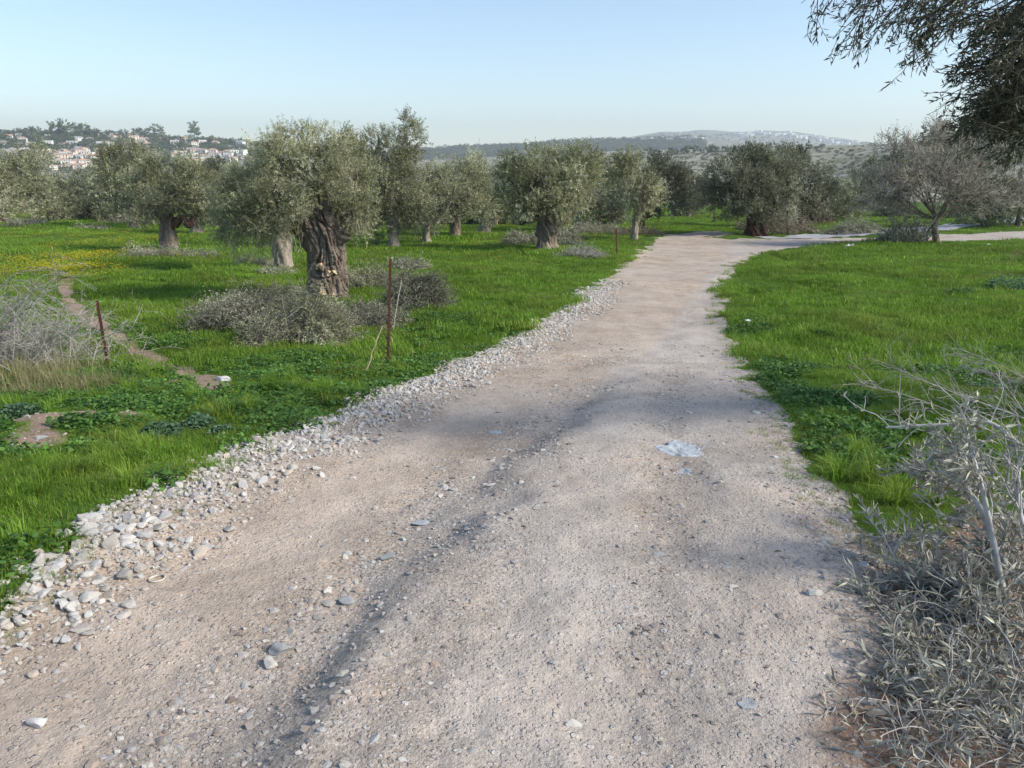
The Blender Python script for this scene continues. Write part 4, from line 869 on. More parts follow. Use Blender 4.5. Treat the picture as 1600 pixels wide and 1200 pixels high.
# ------------------------------------------------------------------ heaps of pruned branches
G_BR = 'heaps of pruned olive branches'
def brush(px, py, wpx, hpx, label, ntw, nlf, seed, matl='grey_leaf', matt='twig_brush', cat='brush heap', depthk=.6, tl=(.35, 1.0), name='brush_heap', group=G_BR, lean=0, leafL=.05, ragged=.35):
    g = rs(seed); p = gp(px, py); z0 = Hs(*p); k = (p[1] * CP + (CAMZ - z0) * SP) / FPX; rx = wpx * k / 2; ry = rx * depthk; hh = hpx * k * .85; ntw = int(ntw * .8)
    root = empty(name, (p[0], p[1] + ry * .6, z0), label, cat, group); cx, cy = p[0], p[1] + ry * .6
    a = g.rand(ntw) * 6.283; rr = np.sqrt(g.rand(ntw)); X = rx * rr * np.cos(a); Y = ry * rr * np.sin(a)
    prof = np.clip(1 - rr ** 2, 0, 1) ** .6 * (1 + .7 * noise2(X * 1.6, Y * 1.6, seed) + ragged * noise2(X * 4, Y * 4, seed)); Z = 1.15 * hh * prof * g.rand(ntw) ** .8; rr_o = 1 + .7 * noise2(np.cos(a) * 2.5, np.sin(a) * 2.5, seed + 1); X = X * rr_o; Y = Y * rr_o
    gz = H(cx + X, cy + Y) - z0; A = np.stack([X, Y, Z * .8 + gz + .01], -1); L = tl[0] + (tl[1] - tl[0]) * g.rand(ntw); dz = g.normal(.28, .42, ntw)
    d = unit(np.stack([np.cos(a) * .5 + g.normal(size=ntw), np.sin(a) * .5 + g.normal(size=ntw), dz], -1))
    L = np.minimum(L, .9 * rx) * np.where(g.rand(ntw) < .06, 1.7, 1); lp = limb_paths(A - d * L[:, None] * .5, A + d * L[:, None] * .5, g, 5, .04)
    zz = H(cx + lp[..., 0], cy + lp[..., 1]) - z0; lp[..., 2] = np.maximum(lp[..., 2], zz + .005)
    ch = children(lp, 2, .15, .42, .6, g, 3, .3)
    mb = MB().add(*tubes(lp, np.maximum(.004, k * .2) * np.linspace(1.1, .5, 5)[None] * (.5 + g.rand(ntw))[:, None], 3)).add(*tubes(ch, max(.0025, k * .13) * np.linspace(1, .5, 3)[None], 3))
    mb.build('twigs', M[matt], root)['kind'] = 'stuff'
    allp = np.concatenate([lp[:, 2:].reshape(-1, 3), ch[:, 1:].reshape(-1, 3)])
    nlf = int(nlf * 1.35); q = allp[g.randint(0, len(allp), nlf)] + g.normal(size=(nlf, 3)) * .012; LL = max(leafL * 1.1, k * 3.0)
    V1, Q1 = leaves(q, rnd_dir(nlf, g, .15), g.normal(size=(nlf, 3)), LL * (.6 + .8 * g.rand(nlf)), LL * .28)
    tn = np.clip(.45 + .5 * noise3(q[:, 0] * 2.2, q[:, 1] * 2.2, q[:, 2] * 2.2, 5) + .2 * g.normal(size=nlf), 0, 1)
    if nlf: MB().add(V1, Q1, None, tn).build('dry_leaves', M[matl], root)['kind'] = 'stuff'
    return root
brush(390, 520, 210, 58, 'long grey heap of pruned branches left of the largest olive trunk', 1500, 17000, 401)
brush(475, 535, 150, 62, 'leafy grey green heap of branches in front of the largest olive trunk', 900, 11000, 402, 'olive')
brush(555, 505, 120, 52, 'heap of thin branches right at the foot of the largest olive trunk', 900, 9000, 403)
brush(655, 485, 95, 62, 'rounded grey heap of branches right of the tall rusty post', 800, 9000, 404, 'olive_dark')
brush(572, 452, 90, 40, 'sparse green heap behind the tall rusty post', 450, 6000, 405, 'olive')
brush(640, 418, 44, 22, 'small tangle of branches between the post and the back trunks', 260, 3000, 406)
brush(505, 540, 44, 26, 'bright silvery leafy branch end at the front of the heaps', 90, 2200, 407, 'olive_pale', tl=(.2, .5))
brush(395, 417, 52, 22, 'beige twig heap left of the pale split trunk', 300, 3000, 408, 'grey_leaf', 'twig')
brush(430, 432, 40, 14, 'low twig heap before the pale split trunk', 160, 1500, 409)
brush(235, 404, 90, 12, 'low strip of pale branches left of the forked olive tree', 280, 3600, 410)
brush(305, 403, 60, 10, 'flat strip of pale branches right of the forked olive tree', 160, 1800, 411)
brush(140, 358, 44, 8, 'pale branches on the meadow left of the round headed tree', 120, 1200, 412)
brush(195, 350, 60, 12, 'dry twigs beneath the round headed olive tree', 160, 1800, 413, 'grey_leaf', 'twig')
brush(130, 342, 40, 16, 'bushy grey twig heap beside the slim olive tree', 160, 1800, 414, 'scrub')
brush(35, 354, 60, 12, 'grey branch litter in front of the two left edge trees', 160, 1800, 415)
brush(820, 384, 70, 16, 'grey twigs around the foot of the stout fluted trunk, left part', 260, 3400, 416)
brush(885, 380, 50, 18, 'grey twigs around the foot of the stout fluted trunk, right part', 200, 2600, 417)
brush(910, 405, 68, 17, 'purplish grey thorny brush in the grass by the road bend', 420, 900, 418, 'grey_leaf', 'twig_grey')
brush(925, 366, 110, 14, 'long pale heap of dry branches between two olive trees near the bend', 460, 4600, 419, 'grey_leaf', 'twig')
brush(1005, 368, 50, 14, 'brown branch heap beneath the tree at the road bend', 160, 2000, 420, 'brown_leaf')
brush(760, 352, 60, 20, 'grey undergrowth heap right of the bright silvery olive tree', 220, 2600, 421, 'scrub')
brush(1225, 362, 120, 30, 'large brown grey heap of branches at the foot of the reddish trunk', 700, 8000, 422, 'brown_leaf', 'twig_grey')
brush(1215, 364, 40, 42, 'spiky upright branches standing out of the brown heap', 160, 1400, 423, 'brown_leaf', 'twig_grey')
brush(1340, 366, 90, 18, 'grey brush on the verge left of the bare tree', 300, 3800, 424, 'grey_leaf')
brush(1405, 384, 60, 26, 'dark tangled brush left of the bare tree trunk', 420, 3500, 425, 'olive_dark', 'twig_brown')
brush(1540, 352, 90, 8, 'low green scrub between the dirt track and the paved road', 120, 2600, 426, 'weed', name='low_scrub', cat='scrub')
brush(85, 330, 90, 22, 'grey undergrowth at the back of the left meadow', 300, 3600, 427, 'scrub', 'twig_grey')

# left bramble of bare twigs by the leaning post
def bramble():
    g = rs(501); p = gp(20, 582); z0 = Hs(*p); root = empty('bramble', (p[0], p[1], z0), 'tangle of bare grey twigs at the left edge beside the leaning rusty post', 'bramble')
    k = (p[1] * CP + (CAMZ - z0) * SP) / FPX; n = 330
    A = np.stack([g.normal(-.35, .55, n), g.normal(.2, .4, n), np.zeros(n)], -1); A[:, 2] = H(p[0] + A[:, 0], p[1] + A[:, 1]) - z0
    a = g.rand(n) * 6.28; L = .45 + .75 * g.rand(n); E = A + np.stack([np.cos(a) * L * .8 + .1, np.sin(a) * L * .6, .15 + g.rand(n) * .75], -1)
    lp = limb_paths(A, E, g, 8, .22); ch = children(lp, 4, .15, .5, .55, g, 5, .3); c2 = children(ch, 2, .06, .2, .6, g, 3, .3)
    MB().add(*tubes(lp, .0042 * np.linspace(1.2, .5, 8)[None], 4)).add(*tubes(ch, .0027 * np.linspace(1, .6, 5)[None], 3)).add(*tubes(c2, .002 * np.ones((1, 3)), 3)).build('twigs', M['twig_grey'], root)['kind'] = 'stuff'
    n = 34; A = at_y(g.uniform(-20, 60, n), g.uniform(440, 560, n), p[1] + .1) - [p[0], p[1], z0]; E = at_y(g.uniform(60, 158, n), g.uniform(410, 560, n), p[1] + g.uniform(-.3, .4, n)) - [p[0], p[1], z0]
    lp = limb_paths(A, E, g, 8, .12); ch = children(lp, 4, .1, .35, .5, g, 4, .3)
    MB().add(*tubes(lp, .0036 * np.linspace(1.2, .5, 8)[None], 4)).add(*tubes(ch, .0022 * np.ones((1, 4)), 3)).build('long_twigs', M['twig_grey'], root)['kind'] = 'stuff'
bramble()
dg = [src('dry_tuft', blades('dry_tuft', 60, .14, .12, .34, .004, rs(520 + k), M['dry_grass'], .8)) for k in range(2)] + [tuftS[0]]
g = rs(9); q = gp(np.concatenate([g.normal(60, 60, 110), g.normal(20, 30, 30)]), np.concatenate([g.normal(592, 14, 110), g.normal(440, 12, 30)]))
q = np.vstack([q, gp(g.uniform(1560, 1650, 40), g.normal(405, 12, 40))])
scatter('dry_grass', np.stack([q[:, 0], q[:, 1], H(q[:, 0], q[:, 1])], -1), np.stack([0*q[:, 0], 0*q[:, 0], g.rand(len(q))*6], -1), .6+.6*g.rand(len(q)), dg, g.randint(0, 2, len(q)))

# blue-green mallow clumps, each a plant
for q, (px, py, w_, lb) in enumerate([(250,668,60,'leafy blue green mallow clump at the right end of the bare soil patch'),(310,650,44,'smaller blue green mallow clump behind the largest one'),(30,650,60,'blue green mallow clump at the left edge above the soil patch'),
        (130,690,60,'leafy green clump in front of the bare soil patch'),(345,664,34,'low mallow clump nearest the gravel, left of the post'),(1575,450,60,'dark blue green clump in the right field at the picture edge'),(1500,462,40,'dark low clump in the right field'),(190,640,50,'leafy green clump behind the bare soil patch')]):
    p = gp(px, py); z0 = Hs(*p); k = (p[1] * CP + (CAMZ - z0) * SP) / FPX; r_ = w_ * k / 2
    me = broad('leaf_clump', 620, r_, r_ * .75, max(.026, r_ * .09), rs(540 + q), M['mallow'] if 'blue' in lb or 'mallow' in lb else M['weed'])
    o = link('mallow_plant', me, loc=(p[0], p[1], z0)); tag(o, lb, 'plant', 'leafy weed clumps in the grass')

# ------------------------------------------------------------------ fence posts
def bar(a, b, sec, mb, twist=0):
    """extrude a cross-section (list of 2D points) from a to b"""
    a = np.array(a, float); b = np.array(b, float); T = unit(b - a); X = unit(np.cross([0, 1.0, 0], T)); Y = np.cross(T, X); S = np.array(sec); n = len(S)
    V_ = np.vstack([a + S[:, :1] * X + S[:, 1:] * Y, b + S[:, :1] * X + S[:, 1:] * Y]); Q = [[i, (i + 1) % n, n + (i + 1) % n, n + i] for i in range(n)]
    if n == 6: Q += [[0, 1, 2, 5], [2, 3, 4, 5], [n, n+5, n+2, n+1], [n+2, n+5, n+4, n+3]]
    mb.add(V_, Q)
def post(bx, by, tx, ty, label, w_=.045, wires=()):
    p = gp(bx, by); z0 = Hs(*p); top = at_y(tx, ty, p[1]); root = empty('fence_post', (p[0], p[1], z0), label, 'fence post', 'rusty iron fence posts')
    b_ = np.array([0, 0, -.1]); t_ = top - [p[0], p[1], z0]; mb = MB(); e = w_; q = .007
    bar(b_, t_, [(0, 0), (e, 0), (e, q), (q, q), (q, e), (0, e)], mb); mb.build('iron_bar', M['rust'], root)
    for f_ in wires:
        c = b_ + (t_ - b_) * f_; an = np.linspace(0, 2 * math.pi * 2.5, 26); sp = np.stack([c[0] + w_ * .4 + w_ * .8 * np.cos(an), c[1] + w_ * .4 + w_ * .8 * np.sin(an), c[2] + np.linspace(-.015, .015, 26)], -1)
        V_, Q_ = tubes(sp[None], .0035, 5); mk('wire_tie', V_, Q_, M['wire'], root)
    return root, p, z0
post(168, 579, 149, 470, 'leaning rusty angle iron post beside the left bramble', .038, (.35, .62))
rp, pp, zz0 = post(603, 572, 608, 404, 'tall rusty iron post in front of the branch heaps', .036, (.22, .3, .45, .62))
gg = rs(3); cw = []
for q in range(3):
    an = np.linspace(0, 6.28 * 1.3, 40) + q; r_ = .06 + .05 * gg.rand(); cw.append(np.stack([.0 + r_ * np.cos(an), r_ * .5 * np.sin(an), .08 + .18 * q + .10 * np.sin(an * 1.3 + q)], -1))
V_, Q_ = tubes(np.array(cw), .0032, 4); o = mk('wire_coil', V_, Q_, M['wire'], loc=(pp[0], pp[1], zz0)); tag(o, 'loops of old fence wire around the foot of the tall rusty post', 'wire')
post(963, 401, 962, 356, 'thin dark post in the grass near the road bend', .05)
post(1152, 347, 1152, 335, 'short post far away left of the reddish trunk', .08)
post(1115, 345, 1115, 331, 'short pale post far away on the green strip behind the bend', .08)
post(669, 539, 669, 503, 'low thin rod in the grass right of the tall rusty post', .008)
def stick(a_px, b_px, dy, r0, r1, m_, nm, lab, cat):
    p = gp(a_px[0], a_px[1]); z0 = Hs(*p); E = at_y(b_px[0], b_px[1], p[1] + dy) - [p[0], p[1], z0]
    tt_ = np.linspace(0, 1, 8)[None, :, None]; lp = E[None, None] * tt_ + .008 * rs(int(a_px[0])).normal(size=(1, 8, 3)); V_, Q_ = tubes(lp, np.linspace(r0, r1, 8)[None], 8); o = mk(nm, V_, Q_, m_, smooth=True, loc=(p[0], p[1], z0)); return tag(o, lab, cat)
stick((613, 512), (627, 436), .1, .013, .009, M['wood_grey'], 'wooden_stake', 'short grey wooden stake leaning right beside the tall rusty post', 'stake')
stick((570, 582), (598, 508), .15, .011, .007, M['wood_yellow'], 'cane', 'yellowish cane leaning against the foot of the tall rusty post', 'cane')
# strand of wire from the bramble to the leaning post
A = at_y(40, 500, gp(168, 579)[1] + .2); B = at_y(158, 515, gp(168, 579)[1]); V_, Q_ = tubes(limb_paths(A, np.array([B]), rs(4), 12, -.06), .0028, 5); tag(mk('fence_wire', V_, Q_, M['wire']), 'slack wire strand running from the bramble to the leaning post', 'wire')

# litter
def scrap(px, py, wpx, label, seed):
    p = gp(px, py); z0 = Hs(*p); k = (p[1] * CP + (CAMZ - z0) * SP) / FPX; s = wpx * k; g = rs(seed); n = 9; u = np.linspace(-.5, .5, n); X, Y = np.meshgrid(u, u); Z = .14 + .22 * noise2(X * 5 + seed, Y * 5, 3) + .1 * noise2(X * 11, Y * 11 + seed, 4)
    Vv = np.stack([X * s * (1 + .2 * noise2(Y * 4, Y * 0, seed)), Y * s * .7, Z * s], -1).reshape(-1, 3); i_ = np.arange(n - 1)[:, None]; j_ = np.arange(n - 1)[None]
    Q = np.stack([i_*n+j_, i_*n+j_+1, (i_+1)*n+j_+1, (i_+1)*n+j_], -1).reshape(-1, 4); o = mk('plastic_scrap', Vv, Q, M['plastic_white'], loc=(p[0], p[1], z0 + .05)); tag(o, label, 'litter')
scrap(1328, 389, 13, 'crumpled white plastic scrap on the grass edge at the junction', 3)
scrap(1545, 385, 8, 'small pale scrap in the right field behind the others', 5)
scrap(1168, 514, 8, 'small pale scrap on the grass at the right road edge', 6)

# ------------------------------------------------------------------ foreground cut branches on the right
def lf_near(paths, n, g, t0, L, Wd, spread=.8, up=.0):
    N, K = paths.shape[:2]; bi = g.randint(0, N, n); t_ = (t0 + (1 - t0) * g.rand(n)) * (K - 1); kk = np.minimum(t_.astype(int), K - 2); u_ = (t_ - kk)[:, None]
    P = paths[bi, kk] * (1 - u_) + paths[bi, kk + 1] * u_; T = unit(paths[bi, kk + 1] - paths[bi, kk]); D = unit(T * .8 + spread * g.normal(size=(n, 3)) + np.array([0, 0, up]))
    return leaves(P, D, g.normal(size=(n, 3)), L * (.65 + .55 * g.rand(n)), Wd * (.7 + .5 * g.rand(n)), g.uniform(-.25, .35, n), True)
def clampz(lp, off, lift=.006):
    z = H(off[0] + lp[..., 0], off[1] + lp[..., 1]) - off[2]; lp[..., 2] = np.maximum(lp[..., 2], z + lift); return lp
def branch(pts, rads, label, seed, nch=26, nlf=900, lmat='litter_leaf', bmat='limb_pale', l=(.12, .34), L=.058, Wd=.013, spread=.6, name='cut_branch', grav=0., cat='cut branch', group='cut olive branches by the right road edge', k3=3):
    """pts: (px, py, Y) points; twigs and leaves grow along it"""
    g = rs(seed); P = np.array([at_y(a_, b_, c_) for a_, b_, c_ in pts]); off = P[0].copy(); off[2] = Hs(off[0], off[1]); P = P - off
    root = empty(name, tuple(off), label, cat, group); mb = MB(); limb(P, rads, mb, 9, seed, .15)
    s_ = np.linspace(0, len(P) - 1, 14); kk = np.minimum(s_.astype(int), len(P) - 2); u_ = (s_ - kk)[:, None]; C_ = (P[kk] * (1 - u_) + P[kk + 1] * u_)[None]
    c1 = clampz(children(C_, nch, l[0], l[1], spread, g, 7, .1, grav, None, .2), off); c2 = clampz(children(c1, k3, .05, .16, .7, g, 4, .2, grav), off)
    th_ = .55 if not nlf else 1.0
    mb.add(*tubes(c1, th_ * .0036 * np.linspace(1.1, .5, 7)[None], 5)).add(*tubes(c2, th_ * .0017 * np.ones((1, 4)), 4)); mb.build('limb', M[bmat], root, smooth=True)
    if nlf:
        V1, Q1 = lf_near(c1, nlf // 2, g, .25, L, Wd); V2, Q2 = lf_near(c2, nlf - nlf // 2, g, .3, L, Wd)
        tn = lambda n: np.repeat(np.clip(g.normal(.5, .22, n), 0, 1), 4)
        MB().add(V1, Q1, None, tn(nlf // 2)).add(V2, Q2, None, tn(nlf - nlf // 2)).build('leaves', M[lmat], root)['kind'] = 'stuff'
    return root
branch([(1610,925,3.0),(1560,870,3.05),(1532,790,3.15),(1500,752,3.3),(1468,735,3.4)], [.020,.016,.012,.009,.006], 'pale thick limb curving up to the left in the branch heap', 601, 22, 480)
branch([(1585,1010,2.85),(1556,870,3.0),(1535,760,3.1),(1515,700,3.15),(1508,665,3.2)], [.018,.014,.010,.008,.005], 'pale upright limb ending in a dry leaf cluster', 602, 22, 480)
branch([(1640,940,2.9),(1600,830,3.0),(1590,780,3.1),(1594,720,3.2)], [.014,.011,.008,.004], 'steep limb at the right picture edge of the branch heap', 603, 18, 240)
branch([(1620,720,4.2),(1548,656,4.35),(1500,662,4.4),(1440,665,4.45),(1384,668,4.5)], [.016,.013,.010,.009,.007], 'straight pale stick pointing left above the leafy heap', 604, 14, 40, spread=.5, l=(.2, .55))
branch([(1640,670,4.9),(1590,650,5.0),(1520,625,5.1),(1430,590,5.2),(1385,565,5.3)], [.008,.006,.005,.003,.0015], 'long bare branch reaching left over the grass', 605, 24, 0, spread=.35, l=(.2, .5), bmat='twig_grey', k3=4)
branch([(1640,720,4.6),(1560,680,4.7),(1480,640,4.8),(1400,612,4.9),(1340,600,5.0)], [.008,.006,.004,.003,.0015], 'lower bare branch with the leftmost twig tip', 606, 20, 0, spread=.35, l=(.18, .45), bmat='twig_grey', k3=4)
branch([(1650,620,5.3),(1600,590,5.4),(1550,565,5.5),(1500,545,5.6)], [.006,.005,.003,.0015], 'highest bare branch of the heap by the right edge', 607, 20, 0, spread=.35, l=(.15, .4), bmat='twig_grey', k3=4)
branch([(1660,700,4.4),(1610,660,4.5),(1570,600,4.6),(1530,570,4.7)], [.007,.005,.004,.002], 'steep bare branch at the right edge among the grey twigs', 608, 22, 0, spread=.4, l=(.15, .4), bmat='twig_grey', k3=4)
branch([(1555,1000,2.75),(1480,930,3.0),(1400,880,3.25),(1378,830,3.4)], [.008,.007,.005,.003], 'leafy branch lying low with its tip toward the grass', 609, 26, 480)
branch([(1590,1000,2.75),(1520,940,2.9),(1452,905,3.05)], [.009,.007,.004], 'short leafy branch lying below the pale limbs', 610, 26, 480)
branch([(1620,900,3.2),(1560,820,3.4),(1480,750,3.6),(1415,728,3.8)], [.009,.007,.005,.003], 'leafy branch reaching over the grass to the left', 611, 24, 620)
branch([(1645,860,3.4),(1600,790,3.5),(1560,750,3.7),(1500,720,3.9)], [.009,.007,.005,.003], 'leafy branch in the upper middle of the heap', 612, 22, 460)
branch([(1640,1020,2.7),(1560,960,2.8),(1490,905,2.95)], [.010,.009,.006], 'stout leafy branch low at the right edge', 613, 22, 480)
branch([(1620,1180,2.15),(1530,1110,2.35),(1450,1055,2.5),(1412,1025,2.6)], [.006,.005,.004,.003], 'straight pale stick lying across the litter near the bottom corner', 614, 18, 360, l=(.1, .28))
branch([(1660,1240,2.0),(1560,1160,2.2),(1470,1120,2.3),(1440,1110,2.35)], [.006,.005,.004,.002], 'leafy sprig lying in the bottom right corner', 615, 22, 460)
branch([(1640,1110,2.35),(1560,1060,2.5),(1490,1040,2.6)], [.006,.005,.003], 'leafy sprig above the corner sprig at the right edge', 616, 20, 420)
branch([(1600,1080,2.5),(1520,1000,2.7),(1420,960,2.9),(1370,945,3.0)], [.006,.005,.004,.002], 'thin branch lying between the heap and the litter', 617, 22, 420)
branch([(1335,1108,2.35),(1310,1125,2.3),(1285,1138,2.27)], [.002,.0018,.001], 'small fallen sprig with few leaves alone on the road', 618, 4, 14, l=(.02, .06), k3=1, name='fallen_sprig')
# carpet of twigs and fallen leaves
g = rs(640); n = 520; bx = g.uniform(1330, 1680, n); by = g.uniform(850, 1230, n); kx = (bx - 1330) / 100 + (1230 - by) / 900 > .35 + g.rand(n) * .5; bx, by = bx[kx], by[kx]; n = len(bx)
q = gp(bx, by); A = np.stack([q[:, 0], q[:, 1], H(q[:, 0], q[:, 1]) + .01 + .10 * g.rand(n) * sm(1380, 1500, bx)], -1); a = g.rand(n) * 6.28; Ln = .06 + .20 * g.rand(n)
lp = limb_paths(A, A + np.stack([np.cos(a) * Ln, np.sin(a) * Ln, .05 * g.normal(size=n)], -1), g, 6, .08); lp = clampz(lp, (0, 0, 0)); ch = clampz(children(lp, 2, .04, .12, .6, g, 4), (0, 0, 0))
MB().add(*tubes(lp, .0021 * np.ones((1, 6)), 4)).add(*tubes(ch, .0014 * np.ones((1, 4)), 3)).build('twig_litter', M['twig_grey'])['kind'] = 'stuff'
V1, Q1 = lf_near(lp, 1150, g, .0, .055, .012); V2, Q2 = lf_near(ch, 900, g, .0, .05, .011)
o = MB().add(V1, Q1, None, np.repeat(np.clip(g.normal(.45, .22, 1150), 0, 1), 4)).add(V2, Q2, None, np.repeat(np.clip(g.normal(.45, .22, 900), 0, 1), 4)).build('leaf_litter', M['litter_leaf']); o['kind'] = 'stuff'

# ------------------------------------------------------------------ overhanging olive tree on the right (trunk just out of frame)
def over_tree():
    g = rs(701); bx, by = 6.9, 6.2; z0 = Hs(bx, by) - .05; base = np.array([bx, by, z0]); root = empty('olive_tree', tuple(base), 'dark olive tree overhanging the top right corner, seen from below', 'olive tree')
    Vv, Q, T = trunk_mesh(2.0, .32, .26, g, (-.1, 0), (60, 40)); mb = MB().add(Vv, Q, T)
    ptl = []; starts = []
    def P(px, py, Y): return at_y(px, py, Y) - base
    main = np.array([P(1640,-40,5.6), P(1700,60,5.6), P(1660,160,5.4), P(1700,150,5.6), P(1560,-140,5.6), P(1450,-110,5.7), P(1750,-200,5.5), P(1900,-100,6.5), P(1950,100,5.), P(1800,-300,6.)])
    L0 = limb_paths(np.array([-.2, 0, 1.9]), main, g, 9, .1); mb.add(*tubes(L0, np.linspace(.10, .02, 9)[None], 8))
    # sprays in view
    A = []; E = []
    def sp(ax, ay, ex, ey, n, s=22, Y=5.5):
        for _ in range(n):
            y0 = Y + g.normal(0, .25); A.append(P(ax + g.normal(0, s), ay + g.normal(0, s), y0)); E.append(P(ex + g.normal(0, s * .8), ey + g.normal(0, s * .8), y0 + g.normal(0, .15)))
    sp(1500,-60,1330,30,9); sp(1420,-70,1300,40,5); sp(1560,-50,1400,45,12); sp(1600,-30,1450,50,14); sp(1400,-50,1340,85,3,12); sp(1520,-30,1430,90,5,14)
    sp(1620,20,1520,70,16); sp(1640,60,1540,120,22); sp(1650,110,1560,170,24); sp(1640,140,1480,110,5,14); sp(1640,150,1500,160,7,16); sp(1650,170,1540,200,16); sp(1650,180,1530,195,9); sp(1650,185,1570,215,7); sp(1640,180,1500,190,5,12); sp(1640,195,1490,215,3,10)
    sp(1640,0,1580,60,18); sp(1680,50,1620,120,28,36); sp(1700,-60,1640,20,20,40); sp(1760,30,1700,110,20,40); sp(1760,-100,1700,0,20,60)
    A = np.array(A); E = np.array(E); L1 = limb_paths(A, E, g, 8, .10); N = len(L1)
    mb.add(*tubes(L1, .0055 * np.linspace(1.3, .4, 8)[None], 5)); c1 = children(L1, 6, .10, .34, .45, g, 6, .15, -.08); mb.add(*tubes(c1, .0020 * np.ones((1, 6)), 3))
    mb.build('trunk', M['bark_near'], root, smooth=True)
    n1, n2 = N * 15, len(c1) * 8
    V1, Q1 = lf_near(L1, n1, g, .35, .050, .0105, .5); V2, Q2 = lf_near(c1, n2, g, .15, .050, .0105, .5)
    tq = lambda n: np.repeat(np.clip(g.beta(1.3, 2.6, n), 0, 1), 4)
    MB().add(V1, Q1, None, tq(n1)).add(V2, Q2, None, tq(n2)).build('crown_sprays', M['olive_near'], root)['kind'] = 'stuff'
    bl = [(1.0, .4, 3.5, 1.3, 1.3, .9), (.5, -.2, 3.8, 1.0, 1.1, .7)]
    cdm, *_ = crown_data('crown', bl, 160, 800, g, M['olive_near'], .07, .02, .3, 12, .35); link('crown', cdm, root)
over_tree()

# ------------------------------------------------------------------ far hills: trees, houses, woods
def far_ray(px, py, r0=160, r1=5000):
    """first hit of the far terrain along a photograph ray"""
    d = ray(px, py); hd = math.hypot(d[0], d[1]); rr = np.exp(np.linspace(math.log(r0), math.log(r1), 900)); X = rr * d[0] / hd; Y = rr * d[1] / hd; Z = CAMZ + rr * d[2] / hd
    s = HZ(X, Y) - Z; k = np.where(s > 0)[0]
    if len(k) == 0: return None
    k = k[0]; return np.array([X[k], Y[k], float(HZ(X[k:k+1], Y[k:k+1])[0]), rr[k]])
def far_tree_mesh(nm, g, kind, mat_):
    if kind == 'round': bl = [(0,0,.62,.42,.42,.34),(.2,.1,.5,.3,.3,.28),(-.22,-.1,.5,.3,.3,.26)]
    elif kind == 'tall': bl = [(0,0,.35,.26,.26,.25),(0,0,.6,.22,.22,.3),(.05,0,.85,.12,.12,.2)]
    elif kind == 'cypress': bl = [(0,0,.5,.10,.10,.5)]
    else: bl = [(0,0,.45,.5,.5,.30),(.3,.1,.35,.3,.3,.25),(-.3,0,.4,.3,.3,.28)]
    me, *_ = crown_data(nm, bl, 26, 60, g, mat_, .13, .07, .16, 7, .13)
    return me
fm = {k: [far_tree_mesh('crown', rs(800 + 10 * i + q), k, M['far_leaf']) for q in range(3)] for i, k in enumerate(('round', 'tall', 'cypress', 'wide'))}
V_, Q_ = tubes(np.array([[[0,0,-.05],[.01,0,.2],[0,.01,.5]]]), np.array([[.035,.028,.015]]), 5); ftrunk = mesh_data('trunk', V_, Q_, M['bark'])
def ftree(px, py, hpx, kind, label, group, g, seed_r=None):
    q = far_ray(px, py)
    if q is None: return
    s = hpx * q[3] / FPX * 1.08; root = empty('far_tree', (q[0], q[1], q[2] - s * .02), label, 'tree', group, g.rand() * 6)
    a_ = link('crown', fm[kind][g.randint(3)], root); a_.scale = (s * (1.15 if kind != 'cypress' else 1), s * (1.15 if kind != 'cypress' else 1), s); b_ = link('trunk', ftrunk, root); b_.scale = (s,) * 3
g = rs(900)
GA = 'trees along the top of the village hill'
for x_ in np.arange(-10, 385, 7.5):
    yr = float(cA(x_)) + 3 + 3 * g.rand(); ftree(x_ + g.normal() * 2, yr, g.uniform(7, 12), ['round', 'wide', 'round', 'wide'][g.randint(4)], 'hazy green tree in the row along the village hilltop', GA, g)
ftree(97, 214, 20, 'round', 'broadest tree crown on the village hilltop, above a pink roof', GA, g); ftree(90, 214, 16, 'wide', 'spreading tree beside the broadest hilltop crown', GA, g)
ftree(305, 221, 20, 'tall', 'tallest pointed tree on the village hilltop', GA, g); ftree(243, 217, 17, 'round', 'slender stemmed tree left of the tallest pointed tree', GA, g); ftree(215, 216, 15, 'wide', 'wide tree above the white hilltop buildings', GA, g)
for x_ in (118, 129, 138, 153): ftree(x_, 212, 13, 'cypress', 'narrow cypress standing up from the village hilltop', 'cypresses on the village hilltop', g)
GD = 'trees along the top of the rocky slope'
for x_ in list(np.arange(1005, 1200, 9)) + [1207, 1250, 1262, 1285]:
    ftree(x_ + g.normal() * 2, float(cD(x_)) + 3, g.uniform(6, 11), ['round', 'wide'][g.randint(2)], 'small grey green tree on the crest of the rocky slope', GD, g)
GE = 'trees on the dark hill at the right'
for q in range(46):
    x_ = g.uniform(1345, 1640); ftree(x_, float(cE(x_)) + g.uniform(2, 70), g.uniform(16, 30), ['round', 'wide', 'wide'][g.randint(3)], 'dark tree on the wooded hill behind the bare tree', GE, g)
